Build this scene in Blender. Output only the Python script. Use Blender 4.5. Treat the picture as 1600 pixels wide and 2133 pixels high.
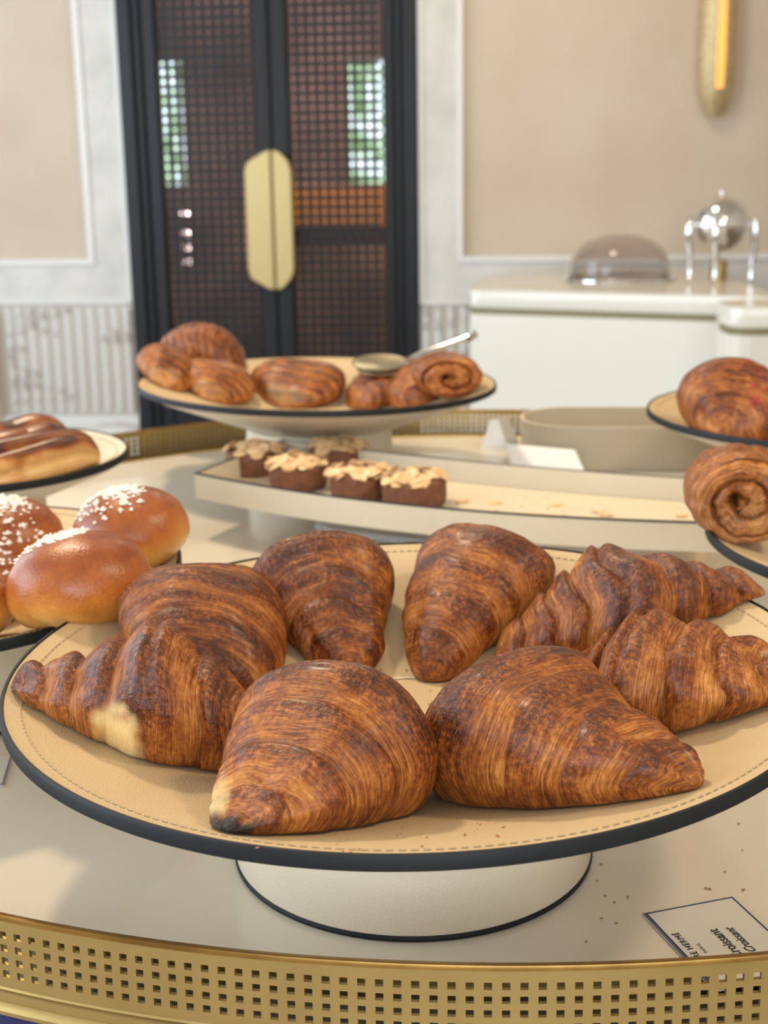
import bpy, math, random
import numpy as np
from mathutils import Matrix, Vector

for o in list(bpy.data.objects): bpy.data.objects.remove(o)
scene = bpy.context.scene
COL = scene.collection
random.seed(5)

# ------------------------------------------------------------------ camera
PITCH, ROLL, FPX, CZ = 0.2466, -0.0161, 2800.0, 1.224
fw = np.array([0, math.cos(PITCH), -math.sin(PITCH)])
_up = np.cross([1., 0, 0], fw)
RV = math.cos(ROLL)*np.array([1., 0, 0]) + math.sin(ROLL)*_up
UV = -math.sin(ROLL)*np.array([1., 0, 0]) + math.cos(ROLL)*_up
cam_d = bpy.data.cameras.new('camera'); cam = bpy.data.objects.new('camera', cam_d); COL.objects.link(cam)
cam.matrix_world = Matrix(((RV[0], UV[0], -fw[0], 0), (RV[1], UV[1], -fw[1], 0), (RV[2], UV[2], -fw[2], CZ), (0, 0, 0, 1)))
cam_d.sensor_fit = 'HORIZONTAL'; cam_d.sensor_width = 36.0; cam_d.lens = 36.0*FPX/1600
cam_d.clip_start = 0.02; cam_d.clip_end = 60
cam_d.dof.use_dof = True; cam_d.dof.focus_distance = 0.64; cam_d.dof.aperture_fstop = 16.5
scene.camera = cam

# ------------------------------------------------------------------ world, lights, exposure
world = bpy.data.worlds.new('world'); scene.world = world; world.use_nodes = True
bg = world.node_tree.nodes['Background']; bg.inputs[0].default_value = (0.72, 0.86, 1.0, 1); bg.inputs[1].default_value = 1.2

def area(name, loc, target, size, power, color, size_y=None, spread=None):
    d = bpy.data.lights.new(name, 'AREA'); d.energy = power; d.color = color; d.size = size
    if size_y: d.shape = 'RECTANGLE'; d.size_y = size_y
    else: d.shape = 'DISK'
    if spread: d.spread = spread
    o = bpy.data.objects.new(name, d); COL.objects.link(o); o.location = loc
    o.rotation_euler = (Vector(target)-Vector(loc)).to_track_quat('-Z', 'Y').to_euler()
    return o
area('ceiling_downlight', (-0.75, 2.05, 2.95), (0, 0.9, 0.9), 0.22, 34, (1.0, 0.80, 0.55))
area('ceiling_downlight', (1.6, 0.4, 2.95), (0.2, 0.9, 0.9), 0.35, 22, (1.0, 0.80, 0.55))
area('ceiling_downlight', (0.3, 4.4, 2.95), (0.3, 4.9, 0.5), 0.5, 16, (1.0, 0.84, 0.64))
area('window_daylight', (-2.9, 0.6, 1.75), (0, 1.2, 1.0), 3.2, 84, (0.80, 0.90, 1.0), 2.0)
area('window_daylight', (-2.9, 4.1, 1.75), (0, 4.6, 1.0), 1.8, 44, (0.80, 0.90, 1.0), 2.0)
area('window_daylight', (0.2, -2.9, 1.8), (0.1, 1.0, 0.9), 3.0, 84, (0.92, 0.95, 1.0), 1.9)
scene.view_settings.view_transform = 'Standard'; scene.view_settings.look = 'None'
scene.view_settings.gamma = 1.0; scene.view_settings.use_curve_mapping = False
scene.view_settings.exposure = 0.08

# ------------------------------------------------------------------ helpers
C0 = np.array([0, 0, CZ])
def at(x, y, z=None, Y=None):
    """the point of the plane at height z (or depth Y) seen at a pixel of the 1600x2133 photograph"""
    d = fw + (x-800)/FPX*RV - (y-1066.5)/FPX*UV
    t = (z-CZ)/d[2] if z is not None else Y/d[1]
    return C0 + d*t

def tag(o, label=None, cat=None, group=None, kind=None):
    if label: o['label'] = label
    if cat: o['category'] = cat
    if group: o['group'] = group
    if kind: o['kind'] = kind
    return o
def empty(name, loc=(0, 0, 0), rz=0, label=None, cat=None, group=None, kind=None):
    o = bpy.data.objects.new(name, None); COL.objects.link(o); o.location = loc; o.rotation_euler = (0, 0, rz)
    o.empty_display_size = .02
    return tag(o, label, cat, group, kind)
def link(name, me, parent=None, loc=None, rot=None, scale=None):
    o = bpy.data.objects.new(name, me); COL.objects.link(o)
    if parent is not None: o.parent = parent
    if loc is not None: o.location = loc
    if rot is not None: o.rotation_euler = rot
    if scale is not None: o.scale = scale
    return o

class MB:
    """collects geometry for ONE mesh object"""
    def __init__(s): s.v = []; s.f = []; s.n = 0
    def add(s, verts, faces):
        verts = np.asarray(verts, float).reshape(-1, 3)
        s.v.append(verts); k = s.n
        s.f.extend([tuple(i+k for i in f) for f in faces]); s.n += len(verts)
        return s
    def box(s, x0, x1, y0, y1, z0, z1):
        return s.add([(x0, y0, z0), (x1, y0, z0), (x1, y1, z0), (x0, y1, z0), (x0, y0, z1), (x1, y0, z1), (x1, y1, z1), (x0, y1, z1)],
                     [(0, 3, 2, 1), (4, 5, 6, 7), (0, 1, 5, 4), (1, 2, 6, 5), (2, 3, 7, 6), (3, 0, 4, 7)])
    def grid(s, P, closeu=False, closev=False):
        P = np.asarray(P, float); n, m = P.shape[:2]; f = []
        for i in range(n if closeu else n-1):
            i2 = (i+1) % n
            for j in range(m if closev else m-1):
                j2 = (j+1) % m
                f.append((i*m+j, i*m+j2, i2*m+j2, i2*m+j))
        return s.add(P.reshape(-1, 3), f)
    def lathe(s, prof, seg=64, centre=(0, 0, 0), a0=0, a1=2*math.pi):
        full = abs(a1-a0-2*math.pi) < 1e-6
        th = np.linspace(a0, a1, seg, endpoint=not full)
        P = np.array([[(centre[0]+r*math.cos(t), centre[1]+r*math.sin(t), centre[2]+z) for t in th] for r, z in prof])
        return s.grid(P, closev=full)
    def prism(s, pts, z0, z1, bevel=0.0):
        """vertical prism over a convex or simple polygon (xy points counter-clockwise)"""
        pts = np.asarray(pts, float); n = len(pts); c = pts.mean(0)
        def ring(k, z):
            d = pts-c; L = np.linalg.norm(d, axis=1, keepdims=True)
            return np.c_[c+d*(1-k/np.maximum(L, 1e-6)), np.full(n, z)]
        rings = [ring(bevel, z0), ring(0, z0+bevel), ring(0, z1-bevel), ring(bevel, z1)] if bevel else [ring(0, z0), ring(0, z1)]
        k = len(rings); f = []
        for a in range(k-1):
            for i in range(n):
                j = (i+1) % n
                f.append((a*n+i, a*n+j, (a+1)*n+j, (a+1)*n+i))
        f.append(tuple(range(n-1, -1, -1))); f.append(tuple((k-1)*n+i for i in range(n)))
        return s.add(np.concatenate(rings), f)
    def tube(s, pts, r, seg=10, flat=1.0):
        pts = np.asarray(pts, float); n = len(pts)
        r = np.broadcast_to(np.asarray(r, float), (n,)); T = np.gradient(pts, axis=0)
        T /= np.linalg.norm(T, axis=1, keepdims=True)
        ref = np.array([0, 0, 1.]) if abs(T[:, 2]).max() < .9 else np.array([0, 1., 0])
        a = np.cross(T, ref); a /= np.linalg.norm(a, axis=1, keepdims=True); b = np.cross(T, a)
        th = np.linspace(0, 2*math.pi, seg, endpoint=False)
        P = pts[:, None]+r[:, None, None]*(np.cos(th)[None, :, None]*a[:, None]+flat*np.sin(th)[None, :, None]*b[:, None])
        k0 = s.n; s.grid(P, closev=True)
        s.f.append(tuple(k0+i for i in range(seg))); s.f.append(tuple(k0+(n-1)*seg+i for i in range(seg-1, -1, -1)))
        return s
    def mesh(s, name, mat, smooth=False):
        me = bpy.data.meshes.new(name); v = np.concatenate(s.v)
        me.from_pydata(v.tolist(), [], s.f); me.validate(); me.update()
        for m in (mat if isinstance(mat, (list, tuple)) else [mat]): me.materials.append(m)
        if smooth:
            me.polygons.foreach_set('use_smooth', [True]*len(me.polygons))
            if smooth != 'all': me.set_sharp_from_angle(angle=math.radians(38))
        return me
    def build(s, name, mat, parent=None, smooth=False, **k): return link(name, s.mesh(name, mat, smooth), parent, **k)

def fix_normals(me):
    import bmesh
    bm = bmesh.new(); bm.from_mesh(me); bmesh.ops.recalc_face_normals(bm, faces=bm.faces); bm.to_mesh(me); bm.free()

def grid_mesh(name, P, mat, closev=True, attrs=None):
    """fast smooth mesh from an (n, m, 3) array, closed around v, ends collapsed to caps"""
    n, m = P.shape[:2]; V = P.reshape(-1, 3)
    i = np.arange(n-1)[:, None]; j = np.arange(m)[None, :]; j2 = (j+1) % m
    Q = np.stack([i*m+j, i*m+j2, (i+1)*m+j2, (i+1)*m+j], -1).reshape(-1, 4)
    c0 = len(V); V = np.concatenate([V, P[0].mean(0)[None], P[-1].mean(0)[None]])
    jj = np.arange(m); T1 = np.stack([np.full(m, c0), (jj+1) % m, jj], -1); T2 = np.stack([np.full(m, c0+1), (n-1)*m+jj, (n-1)*m+(jj+1) % m], -1)
    me = bpy.data.meshes.new(name)
    me.vertices.add(len(V)); me.vertices.foreach_set('co', V.ravel())
    loops = np.concatenate([Q.ravel(), T1.ravel(), T2.ravel()])
    me.loops.add(len(loops)); me.loops.foreach_set('vertex_index', loops.astype(np.int32))
    np_ = len(Q)+len(T1)+len(T2); me.polygons.add(np_)
    ls = np.concatenate([np.arange(len(Q))*4, len(Q)*4+np.arange(len(T1)+len(T2))*3])
    me.polygons.foreach_set('loop_start', ls.astype(np.int32))
    me.update(calc_edges=True); me.validate()
    me.polygons.foreach_set('use_smooth', [True]*len(me.polygons))
    me.materials.append(mat)
    for k, (a, kind) in (attrs or {}).items():
        at_ = me.attributes.new(k, kind, 'POINT')
        if kind == 'FLOAT':
            a = np.concatenate([a.ravel(), [a[0].mean(), a[-1].mean()]]); at_.data.foreach_set('value', a.astype(np.float32))
        else:
            a = np.concatenate([a.reshape(-1, 3), a[0].mean(0)[None], a[-1].mean(0)[None]]); at_.data.foreach_set('vector', a.astype(np.float32).ravel())
    return me

def _h(i, j, k, s):
    n = (i*374761393 + j*668265263 + k*2147483647 + s*974634777) & 0xffffffff
    n = ((n ^ (n >> 13))*1274126177) & 0xffffffff
    n = n ^ (n >> 16)
    return (n & 0xffff)/32767.5-1
def vn(x, y, z, s=0):
    x, y, z = np.broadcast_arrays(x, y, z)
    i, j, k = [np.floor(a).astype(np.int64) for a in (x, y, z)]
    u, v, w = x-i, y-j, z-k
    u, v, w = [a*a*(3-2*a) for a in (u, v, w)]
    r = 0
    for a in (0, 1):
        for b in (0, 1):
            for c in (0, 1):
                r = r+_h(i+a, j+b, k+c, s)*(u if a else 1-u)*(v if b else 1-v)*(w if c else 1-w)
    return r
def sstep(a, b, x):
    t = np.clip((x-a)/(b-a), 0, 1); return t*t*(3-2*t)

# ------------------------------------------------------------------ materials
def mat(name):
    m = bpy.data.materials.new(name); m.use_nodes = True
    return m, m.node_tree, m.node_tree.nodes['Principled BSDF']
def nd(nt, t, **k):
    n = nt.nodes.new(t)
    for a, b in k.items():
        if a.startswith('_'): n.inputs[a[1:].replace('_', ' ')].default_value = b
        else: setattr(n, a, b)
    return n
def ramp(nt, stops, fac):
    r = nt.nodes.new('ShaderNodeValToRGB'); e = r.color_ramp.elements
    while len(e) < len(stops): e.new(0.5)
    for q, (p, c) in zip(e, stops): q.position = p; q.color = (*c, 1)
    nt.links.new(fac, r.inputs[0]); return r
def simple(name, col, rough=.5, metal=0, coat=0, spec=.5, bump=None, noise=None):
    m, nt, b = mat(name); b.inputs['Base Color'].default_value = (*col, 1); b.inputs['Roughness'].default_value = rough
    b.inputs['Metallic'].default_value = metal; b.inputs['Coat Weight'].default_value = coat; b.inputs['Specular IOR Level'].default_value = spec
    tc = nd(nt, 'ShaderNodeTexCoord')
    if noise:   # (scale, second colour)
        n = nd(nt, 'ShaderNodeTexNoise', _Scale=noise[0], _Detail=4.0); nt.links.new(tc.outputs['Object'], n.inputs['Vector'])
        r = ramp(nt, [(.35, col), (.68, noise[1])], n.outputs['Fac']); nt.links.new(r.outputs[0], b.inputs['Base Color'])
    if bump:    # (scale, strength, distance, type)
        if bump[3] == 'v': n = nd(nt, 'ShaderNodeTexVoronoi', _Scale=bump[0]); out = n.outputs['Distance']
        else: n = nd(nt, 'ShaderNodeTexNoise', _Scale=bump[0], _Detail=3.0); out = n.outputs['Fac']
        nt.links.new(tc.outputs['Object'], n.inputs['Vector'])
        bp = nd(nt, 'ShaderNodeBump', _Strength=bump[1], _Distance=bump[2]); nt.links.new(out, bp.inputs['Height'])
        nt.links.new(bp.outputs[0], b.inputs['Normal'])
    return m
def emit(name, col, s):
    m, nt, b = mat(name); b.inputs['Base Color'].default_value = (*col, 1)
    b.inputs['Emission Color'].default_value = (*col, 1); b.inputs['Emission Strength'].default_value = s
    return m

M = {}
M['leather'] = simple('cream_leather', (.56, .415, .235), .6, bump=(900, .35, .0006, 'v'), noise=(9, (.53, .39, .215)))
M['leather_tray'] = simple('tray_leather', (.66, .56, .40), .55, bump=(900, .35, .0006, 'v'))
M['leather_pale'] = simple('pale_leather', (.66, .58, .44), .5, bump=(900, .3, .0006, 'v'), noise=(12, (.62, .54, .40)))
M['leather_under'] = simple('off_white_leather', (.68, .64, .56), .5)
M['leather_box'] = simple('taupe_leather', (.50, .44, .33), .55, bump=(500, .2, .0005, 'v'))
M['edge'] = simple('black_edge_paint', (.007, .009, .011), .55, bump=(160, .3, .0006, 'n'), spec=.3)
M['seam'] = simple('stitch_thread', (.47, .35, .20), .8)
M['table'] = simple('cream_lacquer', (.70, .63, .515), .16, coat=.3, spec=.5, bump=(6, .05, .002, 'n'))
M['brass'] = simple('brushed_brass', (.47, .345, .135), .42, metal=.8, bump=(300, .12, .0004, 'n'), noise=(14, (.40, .29, .11)))
M['brass_dark'] = simple('aged_brass', (.42, .25, .07), .32, metal=.9, noise=(40, (.25, .14, .04)))
M['navy'] = simple('navy_lacquer', (.005, .007, .075), .3)
M['black'] = simple('black_door_lacquer', (.008, .009, .012), .42, spec=.35)
M['floor'] = simple('stone_floor', (.42, .36, .28), .35, noise=(2, (.36, .30, .23)))
M['ceiling'] = simple('ceiling_paint', (.72, .68, .60), .8)
M['fabric'] = simple('beige_wall_covering', (.60, .51, .41), .75, bump=(420, .15, .001, 'n'), noise=(2.2, (.55, .45, .345)))
M['room_paint'] = simple('room_paint', (.62, .55, .45), .8)
M['counter'] = simple('white_lacquer', (.78, .78, .72), .22, coat=.2)
M['counter_top'] = simple('counter_stone', (.72, .66, .56), .18)
M['olive'] = simple('olive_gap', (.22, .20, .10), .5)
M['chrome'] = simple('chrome', (.80, .80, .80), .06, metal=1)
M['steel'] = simple('tongs_steel', (.62, .62, .60), .16, metal=1)
M['steel_warm'] = simple('tongs_head_steel', (.33, .29, .20), .35, metal=1)
M['paper'] = simple('white_paper', (.88, .89, .90), .7)
M['card'] = simple('cream_card', (.66, .62, .55), .45)
M['ink_blue'] = simple('navy_ink', (.015, .03, .10), .5)
M['ink'] = simple('black_ink', (.03, .03, .035), .6)
M['mauve'] = simple('mauve_wall', (.50, .36, .34), .7, noise=(2.4, (.16, .10, .095)))
M['porcelain'] = simple('white_porcelain', (.74, .77, .80), .12, coat=.4)

# carved white marble
def carved():
    m, nt, b = mat('carved_marble'); tc = nd(nt, 'ShaderNodeTexCoord')
    n = nd(nt, 'ShaderNodeTexNoise', _Scale=5.0, _Detail=6.0); nt.links.new(tc.outputs['Object'], n.inputs['Vector'])
    r = ramp(nt, [(.3, (.60, .60, .57)), (.6, (.74, .73, .69))], n.outputs['Fac'])
    mp = nd(nt, 'ShaderNodeMapping'); mp.inputs['Rotation'].default_value = (0, math.radians(45), 0); nt.links.new(tc.outputs['Object'], mp.inputs[0])
    w1 = nd(nt, 'ShaderNodeTexWave', _Scale=32.0, _Distortion=1.5); w1.bands_direction = 'X'
    w2 = nd(nt, 'ShaderNodeTexWave', _Scale=32.0, _Distortion=1.5); w2.bands_direction = 'Z'
    v = nd(nt, 'ShaderNodeTexVoronoi', _Scale=26.0)
    for q in (w1, w2): nt.links.new(mp.outputs[0], q.inputs['Vector'])
    nt.links.new(tc.outputs['Object'], v.inputs['Vector'])
    a = nd(nt, 'ShaderNodeMath', operation='MULTIPLY'); nt.links.new(w1.outputs['Fac'], a.inputs[0]); nt.links.new(w2.outputs['Fac'], a.inputs[1])
    c = nd(nt, 'ShaderNodeMath', operation='ADD'); nt.links.new(a.outputs[0], c.inputs[0]); nt.links.new(v.outputs['Distance'], c.inputs[1])
    bp = nd(nt, 'ShaderNodeBump', _Strength=.55, _Distance=.006); nt.links.new(c.outputs[0], bp.inputs['Height'])
    nt.links.new(bp.outputs[0], b.inputs['Normal']); nt.links.new(r.outputs[0], b.inputs['Base Color'])
    b.inputs['Roughness'].default_value = .5
    return m
M['carved'] = carved()
def veined():
    m, nt, b = mat('veined_marble'); tc = nd(nt, 'ShaderNodeTexCoord')
    mp = nd(nt, 'ShaderNodeMapping'); mp.inputs['Rotation'].default_value = (0, math.radians(-32), 0); mp.inputs['Scale'].default_value = (1.6, 3, 6.5)
    cs = nd(nt, 'ShaderNodeNewGeometry'); nt.links.new(cs.outputs['Position'], mp.inputs[0])
    w = nd(nt, 'ShaderNodeTexNoise', _Scale=1.0, _Detail=5.0, _Roughness=.55); nt.links.new(mp.outputs[0], w.inputs['Vector'])
    r = ramp(nt, [(.470, (.74, .745, .73)), (.497, (.46, .43, .40)), (.503, (.46, .43, .40)), (.530, (.74, .745, .73))], w.outputs['Fac'])
    nt.links.new(r.outputs[0], b.inputs['Base Color']); b.inputs['Roughness'].default_value = .3
    return m
M['marble'] = veined()
M['groove_marble'] = simple('groove_marble', (.60, .56, .51), .6)
M['marble_plain'] = simple('plain_marble', (.72, .72, .70), .4)

def croissant_mat(name, warm=1.0, fine=1.0, base=.425):
    m, nt, b = mat(name); L = nt.links
    al = nd(nt, 'ShaderNodeAttribute', attribute_name='lam'); ac = nd(nt, 'ShaderNodeAttribute', attribute_name='crust')
    ap = nd(nt, 'ShaderNodeAttribute', attribute_name='pale'); ab = nd(nt, 'ShaderNodeAttribute', attribute_name='burn')
    def mapped(sx, s):
        q = nd(nt, 'ShaderNodeMapping'); q.inputs['Scale'].default_value = (sx, s, s); L.new(al.outputs['Vector'], q.inputs[0]); return q
    def noise(sx, s, det=3.0, ro=.55):
        q = mapped(sx*fine, s); n = nd(nt, 'ShaderNodeTexNoise', _Scale=1.0, _Detail=det, _Roughness=ro); L.new(q.outputs[0], n.inputs['Vector']); return n.outputs['Fac']
    def mth(op, a, c_, clamp=False):
        n = nd(nt, 'ShaderNodeMath', operation=op, use_clamp=clamp)
        for i, q in enumerate((a, c_)):
            if isinstance(q, (int, float)): n.inputs[i].default_value = q
            else: L.new(q, n.inputs[i])
        return n.outputs[0]
    stri = noise(1250, 75, 3.0, .68); stri2 = noise(380, 40, 4.0, .62); blotch = noise(46, 34, 5.0, .65); blis = noise(420, 420, 3.0, .6)
    crust = ac.outputs['Fac']; inv = mth('SUBTRACT', 1.0, crust)
    # browning 0 = pale gold, 1 = near black
    f = mth('MULTIPLY', mth('SUBTRACT', stri, .5), mth('ADD', mth('MULTIPLY', inv, 1.0), .45))
    f = mth('ADD', f, mth('MULTIPLY', mth('SUBTRACT', stri2, .5), .55))
    f = mth('ADD', f, mth('MULTIPLY', mth('SUBTRACT', blotch, .5), 1.15))
    f = mth('ADD', f, mth('MULTIPLY', crust, .32)); f = mth('ADD', f, base)
    f = mth('ADD', f, mth('MULTIPLY', mth('SUBTRACT', blis, .5), mth('ADD', mth('MULTIPLY', crust, .8), .45)))
    r = ramp(nt, [(0.02, (.62*warm, .290, .085)), (.26, (.450, .165, .032)), (.50, (.275, .078, .013)), (.72, (.135, .033, .007)), (1.0, (.045, .012, .005))], f)
    mp = nd(nt, 'ShaderNodeMix', data_type='RGBA'); L.new(ap.outputs['Fac'], mp.inputs[0]); L.new(r.outputs[0], mp.inputs[6])
    rp = ramp(nt, [(.35, (.74, .48, .16)), (.62, (.84, .68, .36))], blotch); L.new(rp.outputs[0], mp.inputs[7])
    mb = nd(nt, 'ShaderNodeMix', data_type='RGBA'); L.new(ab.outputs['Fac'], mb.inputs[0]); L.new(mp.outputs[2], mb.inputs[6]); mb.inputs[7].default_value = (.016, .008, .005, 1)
    L.new(mb.outputs[2], b.inputs['Base Color'])
    rr = nd(nt, 'ShaderNodeMapRange'); L.new(mth('ADD', mth('MULTIPLY', crust, .5), blotch), rr.inputs[0])
    rr.inputs[1].default_value = .35; rr.inputs[2].default_value = 1.05; rr.inputs[3].default_value = .55; rr.inputs[4].default_value = .20
    L.new(rr.outputs[0], b.inputs['Roughness']); b.inputs['Specular IOR Level'].default_value = .34
    hb = mth('ADD', mth('MULTIPLY', stri, mth('ADD', mth('MULTIPLY', inv, .9), .35)), mth('MULTIPLY', blis, mth('ADD', mth('MULTIPLY', crust, .9), .15)))
    hb = mth('ADD', hb, mth('MULTIPLY', stri2, 1.1))
    bp = nd(nt, 'ShaderNodeBump', _Strength=.8, _Distance=.0013); L.new(hb, bp.inputs['Height']); L.new(bp.outputs[0], b.inputs['Normal'])
    b.inputs['Coat Weight'].default_value = .10; b.inputs['Coat Roughness'].default_value = .22
    return m
M['croissant'] = croissant_mat('laminated_croissant_crust')
M['croissant_light'] = croissant_mat('golden_laminated_crust', 1.08, base=.36)
M['pastry'] = croissant_mat('brown_pastry_crust', 1.0, .55, base=.37)

def bun_mat(name, stops, rough=.35, bumpd=.0006):
    m, nt, b = mat(name); tc = nd(nt, 'ShaderNodeTexCoord'); a = nd(nt, 'ShaderNodeAttribute', attribute_name='bake')
    n = nd(nt, 'ShaderNodeTexNoise', _Scale=55.0, _Detail=6.0, _Roughness=.7); nt.links.new(tc.outputs['Object'], n.inputs['Vector'])
    n2 = nd(nt, 'ShaderNodeTexNoise', _Scale=620.0, _Detail=2.0); nt.links.new(tc.outputs['Object'], n2.inputs['Vector'])
    q = nd(nt, 'ShaderNodeMath', operation='MULTIPLY_ADD'); nt.links.new(n.outputs['Fac'], q.inputs[0]); q.inputs[1].default_value = .62; nt.links.new(a.outputs['Fac'], q.inputs[2])
    q2 = nd(nt, 'ShaderNodeMath', operation='MULTIPLY_ADD'); nt.links.new(n2.outputs['Fac'], q2.inputs[0]); q2.inputs[1].default_value = .22; nt.links.new(q.outputs[0], q2.inputs[2])
    q3 = nd(nt, 'ShaderNodeMath', operation='SUBTRACT'); nt.links.new(q2.outputs[0], q3.inputs[0]); q3.inputs[1].default_value = .40
    r = ramp(nt, stops, q3.outputs[0]); nt.links.new(r.outputs[0], b.inputs['Base Color'])
    b.inputs['Roughness'].default_value = rough; b.inputs['Coat Weight'].default_value = .12; b.inputs['Coat Roughness'].default_value = .3
    bp = nd(nt, 'ShaderNodeBump', _Strength=.6, _Distance=bumpd); nt.links.new(n2.outputs['Fac'], bp.inputs['Height']); nt.links.new(bp.outputs[0], b.inputs['Normal'])
    return m
M['brioche'] = bun_mat('glazed_brioche_crust', [(0, (.76, .45, .13)), (.3, (.62, .255, .045)), (.62, (.42, .115, .013)), (1, (.22, .045, .006))])
M['twist'] = bun_mat('glazed_twist_crust', [(0, (.66, .40, .15)), (.35, (.47, .19, .045)), (.65, (.22, .06, .014)), (1, (.06, .017, .008))], .25)
M['cake'] = simple('brown_cake', (.20, .078, .036), .7, bump=(420, .6, .0012, 'n'), noise=(120, (.13, .046, .021)))
M['almond'] = simple('almond_flake', (.76, .54, .30), .5, noise=(60, (.62, .36, .15)))
M['sugar'] = simple('pearl_sugar', (.86, .79, .68), .45)
M['crumb'] = simple('crumb', (.36, .16, .05), .7, noise=(300, (.22, .09, .03)))
M['red'] = simple('red_crumb', (.46, .012, .045), .6)
M['jam'] = simple('jam', (.20, .005, .02), .2)

# ------------------------------------------------------------------ the room (setting)
PSI = math.radians(6.0); WY = 5.8
WM = Matrix.Translation((0, WY, 0)) @ Matrix.Rotation(-PSI, 4, 'Z')     # wall frame: x = along the wall, y = away, z = up
def wbuild(mb, name, m, smooth=False, label=None):
    o = mb.build(name, m, None, smooth); o.matrix_world = WM; o['kind'] = 'structure'
    if label: o['label'] = label
    return o
def sbuild(mb, name, m):
    o = mb.build(name, m); o['kind'] = 'structure'; return o
D0, D1, DTOP = -1.075, .167, 2.62      # door opening
CEIL = 3.1
sbuild(MB().box(-3.2, 3.2, -3.2, 10.2, -.1, 0), 'floor', M['floor'])
sbuild(MB().box(-3.2, 3.2, -3.2, 10.2, CEIL, CEIL+.1), 'ceiling', M['ceiling'])
wbuild(MB().box(-3.6, D0, 0, .16, 0, CEIL).box(D1, 3.6, 0, .16, 0, CEIL).box(D0, D1, 0, .16, DTOP, CEIL), 'wall_back', M['fabric'])
sbuild(MB().box(-3.3, -3.1, -3.2, -.9, 0, CEIL).box(-3.3, -3.1, 2.2, 3.1, 0, CEIL).box(-3.3, -3.1, 5.1, 10.2, 0, CEIL)
       .box(-3.3, -3.1, -.9, 5.1, 0, .7).box(-3.3, -3.1, -.9, 5.1, 2.8, CEIL), 'wall_left', M['room_paint'])
sbuild(MB().box(3.1, 3.3, -3.2, 10.2, 0, CEIL), 'wall_right', M['room_paint'])
sbuild(MB().box(-3.1, -1.4, -3.3, -3.1, 0, CEIL).box(1.8, 3.1, -3.3, -3.1, 0, CEIL).box(-1.4, 1.8, -3.3, -3.1, 0, .8).box(-1.4, 1.8, -3.3, -3.1, 2.8, CEIL), 'wall_front', M['room_paint'])
# carved marble borders standing 25 mm proud of the wall covering
def border(name, rects, lips):
    mb = MB()
    for r in rects: mb.box(r[0], r[1], -.025, .001, r[2], r[3])
    o = wbuild(mb, name, M['carved'])
    for r in lips:
        MB().box(r[0], r[1], -.034, -.0255, r[2], r[3]).build('moulding', M['marble_plain'], o)
    return o
border('trim_1', [(-1.262, D0-.002, .885, CEIL-.01), (-3.2, D0-.002, .70, .885)],
       [(-1.264, -1.236, .885, CEIL-.02), (D0-.022, D0-.004, .70, CEIL-.02), (-3.2, -1.236, .862, .886), (-3.2, D0-.022, .695, .712)])
border('trim_2', [(D1+.002, .352, .88, CEIL-.01), (D1+.002, 3.2, .685, .88)],
       [(.330, .354, .88, CEIL-.02), (D1+.004, D1+.022, .685, CEIL-.02), (.330, 3.2, .858, .882), (D1+.022, 3.2, .682, .698)])
# fluted marble dado, every flute a piece of its own
def flute_mesh():
    n = 10; prof = [(-.016+.032*k/n, -.030*math.sin(math.pi*k/n)**.7) for k in range(n+1)]
    zs = [0, .012, .455, .467]; sc = [0.2, 1, 1, .2]
    P = np.array([[(x, y*s, z) for x, y in prof] for z, s in zip(zs, sc)])
    return MB().grid(P).mesh('flute', M['marble'], True)
FL = flute_mesh()
def dado(name, u0, u1, ztop):
    o = wbuild(MB().box(u0, u1, -.020, .001, 0, ztop-.001), name, M['groove_marble'])
    MB().box(u0, u1, -.052, -.0205, 0, .20).build('plinth', M['marble'], o)
    k = int((u1-u0)/.0535)
    for i in range(k):
        f = link('flute', FL, o, (u1-.03-i*.0535, -.0202, .212))
    return o
dado('trim_3', -1.70, D0-.002, .698)
dado('trim_4', D1+.002, .60, .682)
wbuild(MB().box(-1.80, -1.70, -.09, .001, 0, .69), 'trim_5', M['room_paint'])

# double door
door = empty('door_1', kind='structure'); door.matrix_world = WM
door['label'] = 'black double door with pierced lattice leaves and brass pulls'
def frame_member(name, x0, x1, y0, y1, z0, z1, b=.006):
    mb = MB(); r = [(x0, y0+b), (x0+b, y0), (x1-b, y0), (x1, y0+b), (x1, y1), (x0, y1)]
    mb.prism(r, z0, z1); return mb.build(name, M['black'], door)
frame_member('door_casing', D0, D0+.062, -.05, .10, 0, DTOP)
frame_member('door_casing', D0+.063, D0+.094, -.034, .10, 0, DTOP)
frame_member('door_casing', D1-.062, D1, -.05, .10, 0, DTOP)
frame_member('door_casing', D1-.094, D1-.063, -.034, .10, 0, DTOP)
frame_member('door_casing', D0+.094, D1-.094, -.05, .10, DTOP-.09, DTOP)
LEAF = [(D0+.095, -.4455, -.922, -.517), (-.4425, D1-.095, -.371, .024)]
for a, b_, p0, p1 in LEAF:
    frame_member('stile', a, p0, -.02, .04, .01, DTOP-.092)
    frame_member('stile', p1, b_, -.02, .04, .01, DTOP-.092)
    frame_member('rail', p0, p1, -.02, .04, .01, .36)
    frame_member('rail', p0, p1, -.02, .04, DTOP-.26, DTOP-.092)
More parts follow.
